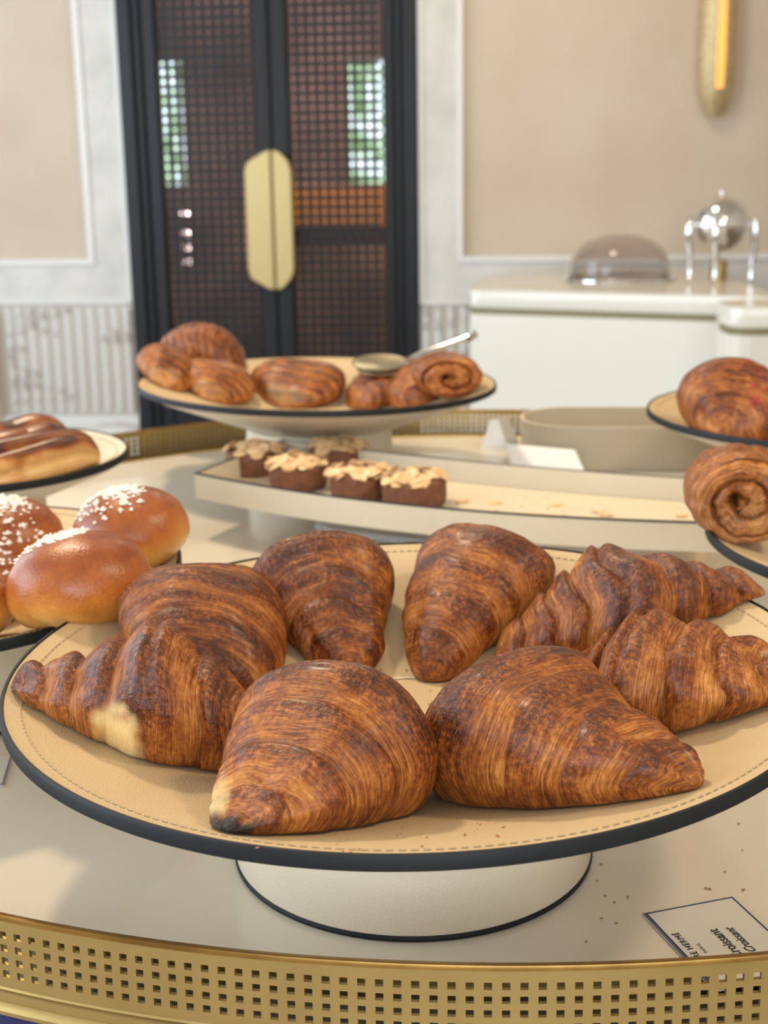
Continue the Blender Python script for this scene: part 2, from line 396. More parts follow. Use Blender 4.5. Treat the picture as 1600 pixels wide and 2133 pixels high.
# lattice: rings at the nodes of a square grid, smaller rings between, joined by thin bars
def ring(mb, x, z, ro, ri, y0, y1, k=8, ph=math.pi/8):
    P = []
    for r, y in ((ro, y0), (ri, y0), (ri, y1), (ro, y1)):
        P.append([(x+r*math.cos(ph+2*math.pi*i/k), y, z+r*math.sin(ph+2*math.pi*i/k)) for i in range(k)])
    mb.grid(P, closeu=True, closev=True)
def bar(mb, x0, z0, x1, z1, w, y0, y1):
    d = np.array([x1-x0, z1-z0]); d = d/np.linalg.norm(d)*w/2; n = (-d[1], d[0])
    q = [(x0+n[0], z0+n[1]), (x1+n[0], z1+n[1]), (x1-n[0], z1-n[1]), (x0-n[0], z0-n[1])]
    v = [(x, y, z) for y in (y0, y1) for x, z in q]
    mb.add(v, [(0, 1, 2, 3), (7, 6, 5, 4), (0, 4, 5, 1), (2, 6, 7, 3), (1, 5, 6, 2), (3, 7, 4, 0)])
p = .0386
for a, b_, p0, p1 in LEAF:
    mb = MB(); z0, z1 = .36, DTOP-.26; nx = int(round((p1-p0)/p)); px = (p1-p0)/nx; nz = int(round((z1-z0)/p)); pz = (z1-z0)/nz
    for i in range(nx):
        for j in range(nz):
            cx, cz = p0+(i+.5)*px, z0+(j+.5)*pz
            ring(mb, cx, cz, .0172, .0094, .004, .014)
            if i < nx-1 and j < nz-1: ring(mb, cx+px/2, cz+pz/2, .0120, .0050, .0042, .0138)
            if i < nx-1: bar(mb, cx+.0145, cz, cx+px-.0145, cz, .004, .005, .013)
            if j < nz-1: bar(mb, cx, cz+.0145, cx, cz+pz-.0145, .004, .005, .013)
            for sx in (-1, 1):
                for sz in (-1, 1):
                    bar(mb, cx+sx*.0115, cz+sz*.0115, cx+sx*(px/2-.006), cz+sz*(pz/2-.006), .006, .0045, .0135)
    for i in range(nx+1): bar(mb, p0+i*px, z0, p0+i*px, z1, .0036, .006, .012)
    for j in range(nz+1): bar(mb, p0, z0+j*pz, p1, z0+j*pz, .0036, .006, .012)
    o = mb.build('lattice', M['black'], door); o['kind'] = 'stuff'
gm, nt, b = mat('door_glass'); b.inputs['Base Color'].default_value = (.85, .80, .80, 1); b.inputs['Roughness'].default_value = 0.0
b.inputs['Transmission Weight'].default_value = 1; b.inputs['IOR'].default_value = 1.03
for a, b_, p0, p1 in LEAF:
    MB().box(p0, p1, .024, .030, .36, DTOP-.26).build('pane', gm, door)
def pull(x0, x1, outer):
    z0, z1 = .749, 1.328; c, dz = .062, .062
    if outer < 0: pts = [(x1, z0), (x1, z1), (x1-.025, z1-.006), (x0+.012, z1-.048), (x0, z1-.085), (x0, z0+.085), (x0+.012, z0+.048), (x1-.025, z0+.006)]
    else: pts = [(x0, z0), (x0+.025, z0+.006), (x1-.012, z0+.048), (x1, z0+.085), (x1, z1-.085), (x1-.012, z1-.048), (x0+.025, z1-.006), (x0, z1)]
    k = len(pts); cx = sum(q[0] for q in pts)/k; cz = sum(q[1] for q in pts)/k
    def rg(y, s): return [(q[0]+(s if q[0] < cx else -s), y, q[1]+(s if q[1] < cz else -s)) for q in pts]
    rings = [rg(-.021, 0), rg(-.052, 0), rg(-.056, .004)]; mb = MB(); v = sum(rings, []); f = []
    for a in range(2):
        for i in range(k):
            j = (i+1) % k; f.append((a*k+i, a*k+j, (a+1)*k+j, (a+1)*k+i))
    f.append(tuple(range(k))); f.append(tuple(2*k+i for i in range(k)))
    o = mb.add(v, f).build('door_handle', M['handle_brass'], door); fix_normals(o.data); return o
M['handle_brass'] = simple('satin_brass', (.53, .42, .20), .42, metal=.75)
pull(-.560, -.4475, -1); pull(-.4405, -.361, 1)

# the room beyond the lattice, with glowing panels for windows reflected in the glass
W1, W2 = (-.42, -.22, 1.115, 1.87), (-1.55, -1.415, 1.175, 1.885)
wbuild(MB().box(-3.0, W2[0], 2.4, 2.5, 0, CEIL).box(W2[1], W1[0], 2.4, 2.5, 0, CEIL).box(W1[1], 2.6, 2.4, 2.5, 0, CEIL).box(W2[0], W2[1], 2.4, 2.5, 0, W2[2]).box(W2[0], W2[1], 2.4, 2.5, W2[3], CEIL)
       .box(W1[0], W1[1], 2.4, 2.5, 0, W1[2]).box(W1[0], W1[1], 2.4, 2.5, W1[3], CEIL), 'wall_beyond', M['mauve'])
def garden_reflection():
    m, nt, b = mat('garden_reflection_glow'); tc = nd(nt, 'ShaderNodeTexCoord'); n = nd(nt, 'ShaderNodeTexNoise', _Scale=9.0, _Detail=5.0)
    nt.links.new(tc.outputs['Object'], n.inputs['Vector'])
    r = ramp(nt, [(.36, (.10, .20, .06)), (.48, (.40, .62, .40)), (.56, (.70, .9, 1.0)), (.68, (.9, 1, 1))], n.outputs['Fac'])
    nt.links.new(r.outputs[0], b.inputs['Emission Color']); b.inputs['Emission Strength'].default_value = 4.2; b.inputs['Base Color'].default_value = (0, 0, 0, 1)
    return m
M['garden_reflection'] = garden_reflection()  # reflected greenery and sky put into the emission colour
wbuild(MB().box(W1[0], W1[1], 2.44, 2.46, W1[2], W1[3]), 'reflection_panel_1', M['garden_reflection'])  # glowing panels added in place of reflections in the door glass
wbuild(MB().box(W2[0], W2[1], 2.44, 2.46, W2[2], W2[3]), 'reflection_panel_2', M['garden_reflection'])
M['amber_wood'] = simple('amber_wood', (.62, .30, .08), .4)
bar_c = empty('bar_counter', label='amber lit wooden bar counter in the room beyond the lattice door', cat='counter'); bar_c.matrix_world = WM
MB().box(-.75, .62, 1.55, 2.0, .93, 1.17).box(-.70, .58, 1.60, 1.95, 0, .93).build('body', M['mauve'], bar_c)
MB().box(-.62, .60, 1.535, 1.549, .95, 1.16).build('fascia', M['amber_wood'], bar_c)
fill_c = WM @ Vector((-.30, 1.05, 1.75)); lt = WM @ Vector((-.30, 1.55, 1.05))
area('bar_fill', fill_c, lt, .15, 16, (1.0, .70, .34))  # added light warming the counter front, no fitting is known there
area('beyond_fill', WM @ Vector((-.3, 1.3, 2.9)), WM @ Vector((-.3, 2.4, 1.2)), .8, 24, (1.0, .84, .80))  # unseen light added to brighten the wall behind the lattice
tl = empty('table_lamp', label='slim lamp with small bright bulbs seen through the left lattice leaf', cat='lamp'); tl.matrix_world = WM @ Matrix.Translation((-1.236, 1.6, 0))
M['bulb'] = emit('lamp_glow', (1.0, .85, .80), 30)
for z_ in (.765, .85, .92, 1.03): MB().lathe([(0, z_-.022), (.018, z_-.014), (.024, z_), (.018, z_+.014), (0, z_+.022)], 12).build('bulb', M['bulb'], tl, True)
MB().lathe([(0, 0), (.09, 0), (.09, .015), (.008, .02), (.008, .75), (0, .75)], 16).build('stand', M['black'], tl, True)

# ------------------------------------------------------------------ wall sconce
def sconce():
    o = empty('wall_sconce', label='long pierced gold wall sconce with a glowing amber slot', cat='lamp')
    zc = 1.95; o.matrix_world = WM @ Matrix.Translation((1.362, -.036, zc))
    H = [( -.52, .030), (-.50, .046), (-.42, .070), (-.30, .079), (0, .072), (.30, .079), (.42, .070), (.50, .046), (.52, .030)]
    k = 20; P = []
    a0, a1 = math.radians(-52), math.radians(-86)
    th = [math.radians(-180)+math.radians(84)*i/(k//2) for i in range(k//2+1)]
    th2 = [math.radians(-70)+math.radians(70)*i/(k//2-3) for i in range(k//2-2)]
    for ths in (th, th2):
        mb = MB(); mb.grid([[(r*math.cos(t), r*math.sin(t)*1.0, z) for t in ths] for z, r in H]); mb.build('shell', M['pierced'], o, True)
    MB().grid([[(r*math.cos(t), r*math.sin(t), z) for t in np.radians(np.linspace(-97, -69, 5))] for z, r in H[:3]]).build('shell', M['pierced'], o, True)
    MB().grid([[(r*.86*math.cos(t), r*.86*math.sin(t), z) for t in np.radians(np.linspace(-102, -64, 5))] for z, r in H[2:-2]]).build('light_slot', M['amber'], o)
    MB().prism([(.03*math.cos(t), .03*math.sin(t)) for t in np.linspace(0, 2*math.pi, 14, endpoint=False)], -.524, -.519).build('end_cap', M['pierced'], o)
    MB().box(-.03, .03, -.002, .034, -.45, .45).build('back_plate', M['brass_dark'], o)
def pierced():
    m, nt, b = mat('pierced_gold'); tc = nd(nt, 'ShaderNodeTexCoord'); v = nd(nt, 'ShaderNodeTexVoronoi', _Scale=110.0)
    nt.links.new(tc.outputs['Object'], v.inputs['Vector'])
    r = ramp(nt, [(.18, (.20, .13, .05)), (.42, (.62, .50, .28))], v.outputs['Distance']); nt.links.new(r.outputs[0], b.inputs['Base Color'])
    b.inputs['Metallic'].default_value = .5; b.inputs['Roughness'].default_value = .45
    bp = nd(nt, 'ShaderNodeBump', _Strength=.6, _Distance=.003); nt.links.new(v.outputs['Distance'], bp.inputs['Height']); nt.links.new(bp.outputs[0], b.inputs['Normal'])
    return m
M['pierced'] = pierced(); M['amber'] = emit('amber_glow', (1.0, .43, .10), .95)
sconce()

# ------------------------------------------------------------------ sideboards against the wall
def sideboard(name, pts, label, ztop=.82, doors=None):
    o = empty(name, label=label, cat='sideboard')
    pts = np.array(pts); c = pts.mean(0)
    MB().prism(pts, .758, ztop, .006).build('worktop', M['counter'], o, True)
    MB().prism(c+(pts-c)*.996, ztop+.0003, ztop+.002).build('top_surface', M['counter_top'], o)
    MB().prism(c+(pts-c)*.975, .736, .7577).build('shadow_gap', M['olive'], o)
    MB().prism(c+(pts-c)*.993, .04, .7355).build('cabinet', M['counter'], o)
    return o, pts
FLc = np.array((.300, 4.815)); FRc = np.array((1.150, 4.395)); dv = (FRc-FLc)/np.linalg.norm(FRc-FLc); nv = np.array((-dv[1], dv[0]))
def rounded(a, d, n, L, W, r=.05, k=5, corners=(0,)):
    """rectangle from corner a along d (L) and n (W), its first corner rounded"""
    out = []
    for i in range(k+1):
        t = math.pi/2*i/k; out.append(a+d*(r-r*math.sin(t))*1+n*(r-r*math.cos(t)))
    # runs from (r,0)-side to (0,r)-side
    pts = [a+d*r*(1-math.sin(t))+n*r*(1-math.cos(t)) for t in np.linspace(0, math.pi/2, k+1)]
    return [a+d*L] + [a+d*L+n*W] + [a+n*W] + pts[::-1]
def wall_y(x): return WY - math.tan(PSI)*x - .045/math.cos(PSI)
s1 = [FLc+dv*.05, FRc+dv*.15, (1.35, wall_y(1.35)), (.56, wall_y(.56)), (.40, 5.35)]
s1 += [FLc+nv*.05+dv*0.0, FLc+nv*.016+dv*.010, FLc+nv*.003+dv*.028]
sb1, _ = sideboard('white_sideboard', s1, 'white lacquered sideboard with olive shadow gap carrying the glass dome')
fa = FLc+dv*.055; fb = FRc+dv*.15
def front_panel(z0, z1, name, off):
    a = FLc+dv*.11-nv*(off); b_ = FRc+dv*.10-nv*off
    q = [a, b_, b_+nv*.010, a+nv*.010]; return MB().prism(q, z0, z1).build(name, M['counter'], sb1)
front_panel(.36, .735, 'door_panel', .004); front_panel(.06, .352, 'drawer_front', .004)
s2c = np.array((1.045, 4.03))
s2 = rounded(s2c, np.array((1., 0)), np.array((0., 1)), 1.5, 1.0, .06)
s2 = [p_ for p_ in s2]
s2 = [s2c+(1.5, 0), s2c+(1.5, .33), s2c+(.42, .60), s2c+(.12, .32), s2c+(.0, .22), s2c+(0, .06), s2c+(.008, .03), s2c+(.03, .008), s2c+(.06, 0)]
s2[2] = np.array((1.36, 4.285)); s2[1] = np.array((2.4, 4.285)); s2[3] = np.array((1.16, 4.275)); s2[4] = np.array((1.05, 4.22))
sb2, _ = sideboard('white_cabinet', s2, 'white rounded-corner cabinet at the right edge before the sideboard')

# glass dome
gl, nt, b = mat('smoky_glass'); b.inputs['Base Color'].default_value = (.80, .77, .77, 1); b.inputs['Roughness'].default_value = .03
b.inputs['Transmission Weight'].default_value = 1; b.inputs['IOR'].default_value = 1.35
dp = at(1290, 583, z=.8225)
dome = empty('glass_dome', (dp[0], dp[1], .8225), label='clear smoky glass cloche standing on the white sideboard', cat='cloche')
R = .188; pr = [(R*1.10, 0), (R*1.10, .006), (R*1.02, .010), (R*.985, .03), (R*.975, .06), (R*.93, .09), (R*.82, .120), (R*.62, .147), (R*.36, .163), (R*.16, .167), (0, .168)]
inn = [(max(r-.004, 0), max(z-.004, 0)) for r, z in pr[::-1]]
MB().lathe(pr+inn, 48).build('dome', gl, dome, 'all')
MB().lathe([(R*1.02, .0102), (R*1.11, .0102), (R*1.12, .004), (R*1.101, .0002)], 48).build('rim', M['chrome'], dome, True)

# chafing dish
cp = at(1503, 586, z=.8225); CR = .098
ch = empty('chafing_dish', (cp[0], cp[1]+.05, .8225), label='round chrome roll-top chafing dish on curved legs', cat='chafing dish')
zc = .205
th = np.linspace(-math.pi/2, 0, 12)
MB().lathe([(CR*math.cos(t), zc+CR*math.sin(t)) for t in th], 40).build('bowl', M['chrome'], ch, 'all')
MB().lathe([(CR*math.cos(t), zc+.0008+CR*math.sin(t)) for t in np.linspace(0, math.pi/2, 12)], 40).build('lid', M['chrome'], ch, 'all')
MB().lathe([(0, zc+CR), (.004, zc+CR), (.004, zc+CR+.006), (.009, zc+CR+.010), (.009, zc+CR+.016), (0, zc+CR+.02)], 16).build('knob', M['chrome'], ch, True)
MB().lathe([(CR+.001, zc-.006), (CR+.010, zc-.006), (CR+.010, zc+.004), (CR+.001, zc+.004)], 40).build('collar', M['chrome'], ch, True)
for a in (-165, -110, -12, 80):
    t = math.radians(a); prof = [(.118, zc+.028), (.124, zc+.005), (.126, zc-.03), (.124, zc-.08), (.118, zc-.13), (.116, zc-.18), (.119, zc-.199)]
    MB().tube([(r*math.cos(t), r*math.sin(t), zc+dz) for r, dz in ((.100, .006), (.110, .014), (.120, .018))], .008, 8).build('bracket', M['chrome'], ch, True)
    MB().tube([(r*math.cos(t), r*math.sin(t), z) for r, z in prof], [.007, .014, .016, .014, .010, .008, .012], 10).build('leg', M['chrome'], ch, True)
MB().lathe([(0, .0), (.03, 0), (.03, .07), (.034, .074), (0, .074)], 20).build('burner', M['brass'], ch, True)

# ------------------------------------------------------------------ the round buffet table
TX, TY, TR, TZ, RH, LEDGE = .0754, 1.2517, .723, .85, .0307, .045
table = empty('buffet_table', (TX, TY, 0), label='round cream lacquered buffet table with pierced brass gallery', cat='table')
MB().lathe([(0, TZ-.012), (TR-LEDGE, TZ-.012), (TR-LEDGE, TZ), (0, TZ)], 200).build('tabletop', M['table'], table, True)
def gallery():
    """curved brass strip with four rows of square holes cut right through"""
    N = 560; rows = [(.0066+.0070*k) for k in range(4)]; hw = .5*.0037
    zt = RH; zcuts = [zt]
    for r_ in rows: zcuts += [zt-r_-.0015+hw-.0004, zt-r_-.0015-hw-.0004]
    zcuts += [-.0066]                                        # bottom, at table level
    da = 2*math.pi/N; ha = hw/TR
    ang = np.array([(i*da-ha, i*da+ha) for i in range(N)]).ravel()
    ro, ri = TR+.0005, TR-.0015; nz = len(zcuts); na = 2*N
    z = np.array(zcuts); V = []
    for r_ in (ro, ri):
        V.append(np.stack([np.broadcast_to(r_*np.cos(ang), (nz, na)), np.broadcast_to(r_*np.sin(ang), (nz, na)), np.broadcast_to(z[:, None], (nz, na))], -1).reshape(-1, 3))
    off = nz*na; f = []
    for i in range(nz-1):
        for j in range(na):
            j2 = (j+1) % na; a, b_, c, d = i*na+j, i*na+j2, (i+1)*na+j2, (i+1)*na+j
            hole = (i % 2 == 1) and (j % 2 == 0)
            if not hole:
                f.append((a, d, c, b_)); f.append((off+a, off+b_, off+c, off+d))
            else:
                f += [(a, b_, off+b_, off+a), (b_, c, off+c, off+b_), (c, d, off+d, off+c), (d, a, off+a, off+d)]
    for j in range(na):
        j2 = (j+1) % na; f.append((j, j2, off+j2, off+j)); b0 = (nz-1)*na; f.append((b0+j, off+b0+j, off+b0+j2, b0+j2))
    return MB().add(np.concatenate(V), f).build('gallery_rail', M['brass'], table, loc=(0, 0, TZ))
gallery()
MB().lathe([(TR-.0032, TZ+RH-.0005), (TR-.0032, TZ+RH+.0012), (TR-.002, TZ+RH+.002), (TR+.0008, TZ+RH+.002), (TR+.0012, TZ+RH+.0008), (TR+.0012, TZ+RH-.0005)], 320).build('rail_cap', M['brass_dark'], table, True)
M['ledge'] = simple('polished_brass', (.60, .39, .12), .25, metal=1)
M['channel'] = simple('dark_channel', (.035, .027, .014), .45, metal=.3)
MB().lathe([(TR-LEDGE+.0004, TZ-.011), (TR-LEDGE+.0004, TZ-.0004), (TR-LEDGE+.002, TZ+.0012), (TR-LEDGE+.005, TZ+.0016), (TR-LEDGE+.008, TZ+.0006), (TR-LEDGE+.009, TZ-.006)], 320).build('bead', M['ledge'], table, True)
MB().lathe([(TR-LEDGE+.0091, TZ-.0062), (TR-.0018, TZ-.0062), (TR-.0018, TZ-.011)], 320).build('channel', M['channel'], table, True)
z_ = TZ-.0062
MB().lathe([(TR+.0006, z_), (TR+.0012, z_-.0012), (TR-.0005, z_-.0022), (TR+.0020, z_-.0034), (TR+.0020, z_-.0075), (TR+.0038, z_-.0085), (TR+.0050, z_-.0105), (TR+.0044, z_-.0130), (TR+.001, z_-.0142), (TR-.004, z_-.0145)], 320).build('base_band', M['brass'], table, True)
MB().lathe([(0, TZ-.0125), (TR-.003, TZ-.0125), (TR-.003, TZ-.022), (TR-.002, .60), (TR-.03, .35), (TR-.10, 0), (0, 0)], 120).build('skirt', M['navy'], table, True)

# ------------------------------------------------------------------ pedestal plates covered in leather
class Plate:
    def __init__(s, c, R, zr, rin, zin, tilt=(0, 0), rp=.1):
        s.c, s.R, s.zr, s.rin, s.zin, s.t, s.rp = c, R, zr, rin, zin, tilt, rp
    def z(s, x, y):
        dx, dy = x-s.c[0], y-s.c[1]; r = np.hypot(dx, dy)
        k = np.clip((r-s.rin)/(s.R-s.rin), 0, 1)
        fl = s.t_fade(r)
        return s.zin+(s.zr-s.zin)*(k*.86+.14*k*k)+(s.t[0]*dx+s.t[1]*dy)
    def t_fade(s, r): return 1
    def hit(s, px, py):
        z = s.zin+.02
        for _ in range(50):
            q = at(px, py, z=z); z = .5*z+.5*float(s.z(q[0], q[1]))
        return at(px, py, z=z)
    def build(s, name, label, mat_in=None, group='leather pedestal plates on the buffet table', stitch=True, lean=0):
        o = empty(name, (s.c[0], s.c[1], TZ), label=label, cat='plate', group=group)
        def surf(rs, dz, m, nm, seg=144, flip=False, par=o):
            th = np.linspace(0, 2*math.pi, seg, endpoint=False); P = []
            for r, q in rs:
                x, y = r*np.cos(th), r*np.sin(th)
                P.append(np.stack([x, y, (s.z(s.c[0]+x, s.c[1]+y) if q is None else (q if q < .0855 and r <= s.rp+.02 and q < s.zin-TZ-.012 else q+s.t[0]*x+s.t[1]*y)+TZ)+0*x-TZ+dz*(q is None)], -1))
            mb = MB(); mb.grid(P, closev=True); ob = mb.build(nm, m, par, True); return ob
        E = .0075      # edge thickness
        dish = surf([(1e-4, None)]+[(s.rin*k, None) for k in (.5, .97)]+[(s.rin+(s.R-.002-s.rin)*k, None) for k in np.linspace(0.02, 1, 9)], 0, mat_in or M['leather'], 'dish')
        surf([(s.R-.002, s.zr-TZ-E+.001), (s.R*.93, s.zr-TZ-E-.006), (s.rp+.004, s.zin-TZ-.010), (1e-4, s.zin-TZ-.010)], 0, M['leather_under'], 'underside')
        surf([(s.R-.0019, s.zr-TZ+.0002), (s.R-.0004, s.zr-TZ+.0002), (s.R+.0004, s.zr-TZ-.0012), (s.R+.0004, s.zr-TZ-E+.001), (s.R-.0009, s.zr-TZ-E), (s.R-.0019, s.zr-TZ-E)], 0, M['edge'], 'edge_band', 200)
        surf([(s.rin-.0012, None), (s.rin-.0004, None), (s.rin+.0008, None)], .0007, M['leather_pale'], 'inset_seam')
        if stitch:
            mb = MB(); n = 260; rr = s.R-.0105
            for i in range(n):
                a = 2*math.pi*i/n; b2 = a+2*math.pi/n*.62
                q = [(rr*math.cos(a), rr*math.sin(a)), (rr*math.cos(b2), rr*math.sin(b2))]
                P = [(x, y, float(s.z(s.c[0]+x, s.c[1]+y))-TZ+.00045) for x, y in q]
                mb.tube(P, .00042, 4)
            st = mb.build('stitching', M['seam'], o); st['kind'] = 'stuff'
        MB().lathe([(s.rp*.985, s.zin-TZ-.0112), (s.rp, s.zin-TZ-.03), (s.rp, .0035)], 96).build('pedestal', M['leather_pale'], o, 'all')
        MB().lathe([(s.rp-.001, .0002), (s.rp+.0006, .0006), (s.rp+.0009, .002), (s.rp+.0002, .0034), (s.rp-.001, .0034)], 96).build('base_piping', M['edge'], o, True)
        return o
PA = Plate((.0137, .7016), .22, .966, .0735, .922, (.0164, .0156), .1009)
PB = Plate((-.0802, 1.6685), .2225, .975, .075, .930, (-.0219, .0006), .092)
PC = Plate((-.338, .925), .190, .955, .07, .922, (0, 0), .09)
PD = Plate((-.402, 1.280), .152, .966, .06, .935, (0, 0), .07)
PE = Plate((.505, 1.450), .212, .966, .075, .925, (0, 0), .10)
PF = Plate((.432, .935), .195, .966, .07, .925, (0, 0), .09)
PA.build('pedestal_plate', 'big cream leather plate with black edge in front holding eight croissants')
PB.build('pedestal_plate', 'cream leather plate on a white foot in front of the black door')
PC.build('pedestal_plate', 'cream leather plate under the sugar-topped brioches at left')
PD.build('pedestal_plate', 'cream leather plate under the dark glazed twists at far left', M['leather_pale'])
PE.build('pedestal_plate', 'cream leather plate at upper right under the red-crumbed pastries')
PF.build('pedestal_plate', 'cream leather plate at right edge under the spiral roll')

# ------------------------------------------------------------------ croissants
def croissant(name, label, plate, p0, p1, W, H, bend=0.0, t0=.5, q=1.35, steps=(.2, .42, .62, .80), step=.6, n=230, m=150,
              seed=0, mat_=None, group=None, pale=None, burn0=.0, burn1=.0, tw=.10, tip=.16, ridge=1.0, wrel=1.0, cat='croissant', crust_bias=0, lift=0, slant=0.0, ripple=.06, close=.15):
    p0, p1 = np.array(p0, float), np.array(p1, float); d = p1-p0; L = np.linalg.norm(d); u = d/L; nrm = np.array([-u[1], u[0]])
    t = np.linspace(0, 1, n)
    # denser sampling near both ends
    t = .5-.5*np.cos(math.pi*t); t = .35*t+.65*np.linspace(0, 1, n)
    phi = np.linspace(0, 2*math.pi, m, endpoint=False)
    T, PH = np.meshgrid(t, phi, indexing='ij')
    S = np.where(T < t0, (T-t0)/t0, (T-t0)/(1-t0))          # -1 .. 1
    cz, sz = np.cos(PH), np.sin(PH)
    Tm = T*L
    warp = .007*vn(Tm*18, cz*1.1+3, sz*1.1, seed)+.0014*vn(Tm*60, cz*2.5, sz*2.5+7, seed+1)
    Sw = S + warp/L*2 + tw*(sz*.6+.4*np.sin(PH*1+seed))*np.sin(np.clip(S*2.2, -math.pi/2, math.pi/2)) + slant*cz
    a = np.clip(np.abs(Sw), 0, 1)
    env = lambda s: tip+(1-tip)*np.clip(1-np.abs(s)**q, 0, 1)
    bs = np.array([0]+list(steps)+[1.0]); e = np.zeros_like(a); crust = np.zeros_like(a); groove = np.zeros_like(a)
    rng = random.Random(seed)
    for k in range(len(bs)-1):
        msk = (a >= bs[k]) & (a <= bs[k+1]); U = (a-bs[k])/(bs[k+1]-bs[k])
        ea, eb = env(bs[k]), env(bs[k+1])
        prof = ea+(eb-ea)*(U**2.0)
        if k == 0: prof = ea+(eb-ea)*(U**1.8)
        lin = env(a)
        val = lin*(1-step)+prof*step+step*ripple*(np.where(U < .28, sstep(-.05, .28, U), 1-sstep(.28, 1.0, U))-.55)*(.35+.65*lin)
        e = np.where(msk, val, e)
        cr = 1-sstep(.30+.15*rng.random(), .62+.2*rng.random(), U+.16*vn(Tm*70, cz*3, sz*3, seed+5))
        if k > 0: cr = cr*sstep(.0, .07, U)*(.55+.45*rng.random())
        crust = np.where(msk, cr, crust)
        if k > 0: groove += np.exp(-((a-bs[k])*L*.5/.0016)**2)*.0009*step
    e = np.where(e > 0, e, 0)
    # close the ends
    endc = np.sqrt(np.clip(1-(np.clip((np.abs(S)-1+close)/close, 0, 1))**2, 0.0, 1))
    e = e*(.02+.98*endc)
    rw, rh = W/2*e*wrel, H*e; near = .08+.92*endc
    big = vn(Tm*30+9, cz*1.2, sz*1.2, seed+2)
    fine1 = vn((Tm+warp*.8)*430, cz*1.6, sz*1.6, seed+3); fine2 = vn((Tm+warp*.8)*170, cz*1.3, sz*1.3, seed+4)
    lump = vn(Tm*140, cz*6, sz*6, seed+6)
    disp = ridge*(.0022*big*(e > .2)+.0006*fine1*(1.15-crust)+.0006*fine2*(1.2-.6*crust)+.0005*lump*crust)*near-groove*near
    X = np.cos(PH); 
    hor = (rw+disp)*np.sign(X)*np.abs(X)**.92
    zc = .40*rh; up = zc+(.60*rh+disp)*sz
    lo = .0
    z = np.where(sz > 0, up, zc+(.62*rh)*sz)
    z = .0012*np.logaddexp(0, z/.0012)                     # soft floor
    z = z*1.0
    bend_ = bend*4*T*(1-T)
    cx = p0[0]+u[0]*Tm+nrm[0]*(bend_+hor); cy = p0[1]+u[1]*Tm+nrm[1]*(bend_+hor)
    base = plate.z(cx, cy); b0 = float(plate.z(*(p0+p1)/2)); base = b0+(base-b0)*np.where(base > b0, np.exp(-z/(H*.9)), 1)
    # the under side stays flat on the plate, the body follows the plate's slope only in part
    P = np.stack([cx, cy, base+z+.0006+lift], -1)
    lam = np.stack([Tm+warp*.6+.0012*vn(Tm*40, cz*2, sz*2, seed+8)+seed*.37, cz*W*.5*np.maximum(e, .2)+seed*1.7, sz*H*.5*np.maximum(e, .2)], -1)
    crust = np.clip(crust*sstep(-.75, .25, sz)+.25*sstep(.3, 1, sz)+crust_bias, 0, 1)
    pl = np.zeros_like(T)
    for (pt, pphi, rt, rp, s) in (pale or []):
        dphi = np.angle(np.exp(1j*(PH-pphi)))
        dd = ((T-pt+.01*vn(Tm*80, cz*4, sz*4, seed))/rt)**2+(dphi/rp)**2
        pl = np.maximum(pl, s*(1-sstep(.15, 1.5, dd+.30*vn(Tm*150, cz*7, sz*7, seed+11))))
    bn = burn0*(1-sstep(.015, .06, T+.012*big))+burn1*sstep(.94, .985, T+.012*big)
    pl = np.maximum(pl, .35*(1-sstep(-.98, -.70, sz))); bn = np.maximum(bn, np.clip(groove/.0009, 0, 1)*.38*(.5+.5*vn(Tm*90, cz*4, sz*4, seed+13)))  # crease shade between the wraps is painted into the colour here too
    c = P.reshape(-1, 3).mean(0); zb = P[..., 2].min()
    org = np.array([c[0], c[1], zb]); P = P-org
    if np.dot(np.cross(P[n//2, 1]-P[n//2, 0], P[n//2+1, 0]-P[n//2, 0]), P[n//2, 0]-P[n//2].mean(0)) < 0: P = P[:, ::-1]; lam = lam[:, ::-1]; crust = crust[:, ::-1]; pl = pl[:, ::-1]; bn = bn[:, ::-1]
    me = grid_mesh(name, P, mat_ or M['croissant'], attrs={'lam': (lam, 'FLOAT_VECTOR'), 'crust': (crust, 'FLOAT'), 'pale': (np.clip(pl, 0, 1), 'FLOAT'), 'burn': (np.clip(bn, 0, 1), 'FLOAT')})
    o = link(name, me, loc=tuple(org)); tag(o, label, cat, group)
    return o
G1 = 'croissants on the front plate'
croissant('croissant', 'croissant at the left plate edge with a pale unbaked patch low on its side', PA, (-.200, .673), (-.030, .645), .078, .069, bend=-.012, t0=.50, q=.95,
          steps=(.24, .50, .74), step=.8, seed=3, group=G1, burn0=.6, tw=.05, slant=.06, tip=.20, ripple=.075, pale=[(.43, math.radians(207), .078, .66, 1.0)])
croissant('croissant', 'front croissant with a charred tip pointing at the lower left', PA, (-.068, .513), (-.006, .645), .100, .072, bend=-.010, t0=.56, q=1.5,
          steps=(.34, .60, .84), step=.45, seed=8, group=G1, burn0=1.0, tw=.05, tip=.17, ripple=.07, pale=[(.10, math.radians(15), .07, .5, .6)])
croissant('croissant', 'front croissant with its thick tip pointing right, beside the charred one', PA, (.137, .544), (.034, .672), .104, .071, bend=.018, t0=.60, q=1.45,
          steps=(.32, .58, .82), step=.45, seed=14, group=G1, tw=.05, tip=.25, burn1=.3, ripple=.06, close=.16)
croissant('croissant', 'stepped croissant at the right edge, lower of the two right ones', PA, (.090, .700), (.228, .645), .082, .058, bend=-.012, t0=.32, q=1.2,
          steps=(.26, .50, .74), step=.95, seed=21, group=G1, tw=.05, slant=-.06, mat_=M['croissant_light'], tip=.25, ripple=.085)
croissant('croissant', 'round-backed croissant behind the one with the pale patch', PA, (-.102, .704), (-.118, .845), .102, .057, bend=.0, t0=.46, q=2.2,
          steps=(.30, .52, .76), step=.3, seed=27, group=G1, tw=.05, tip=.3)
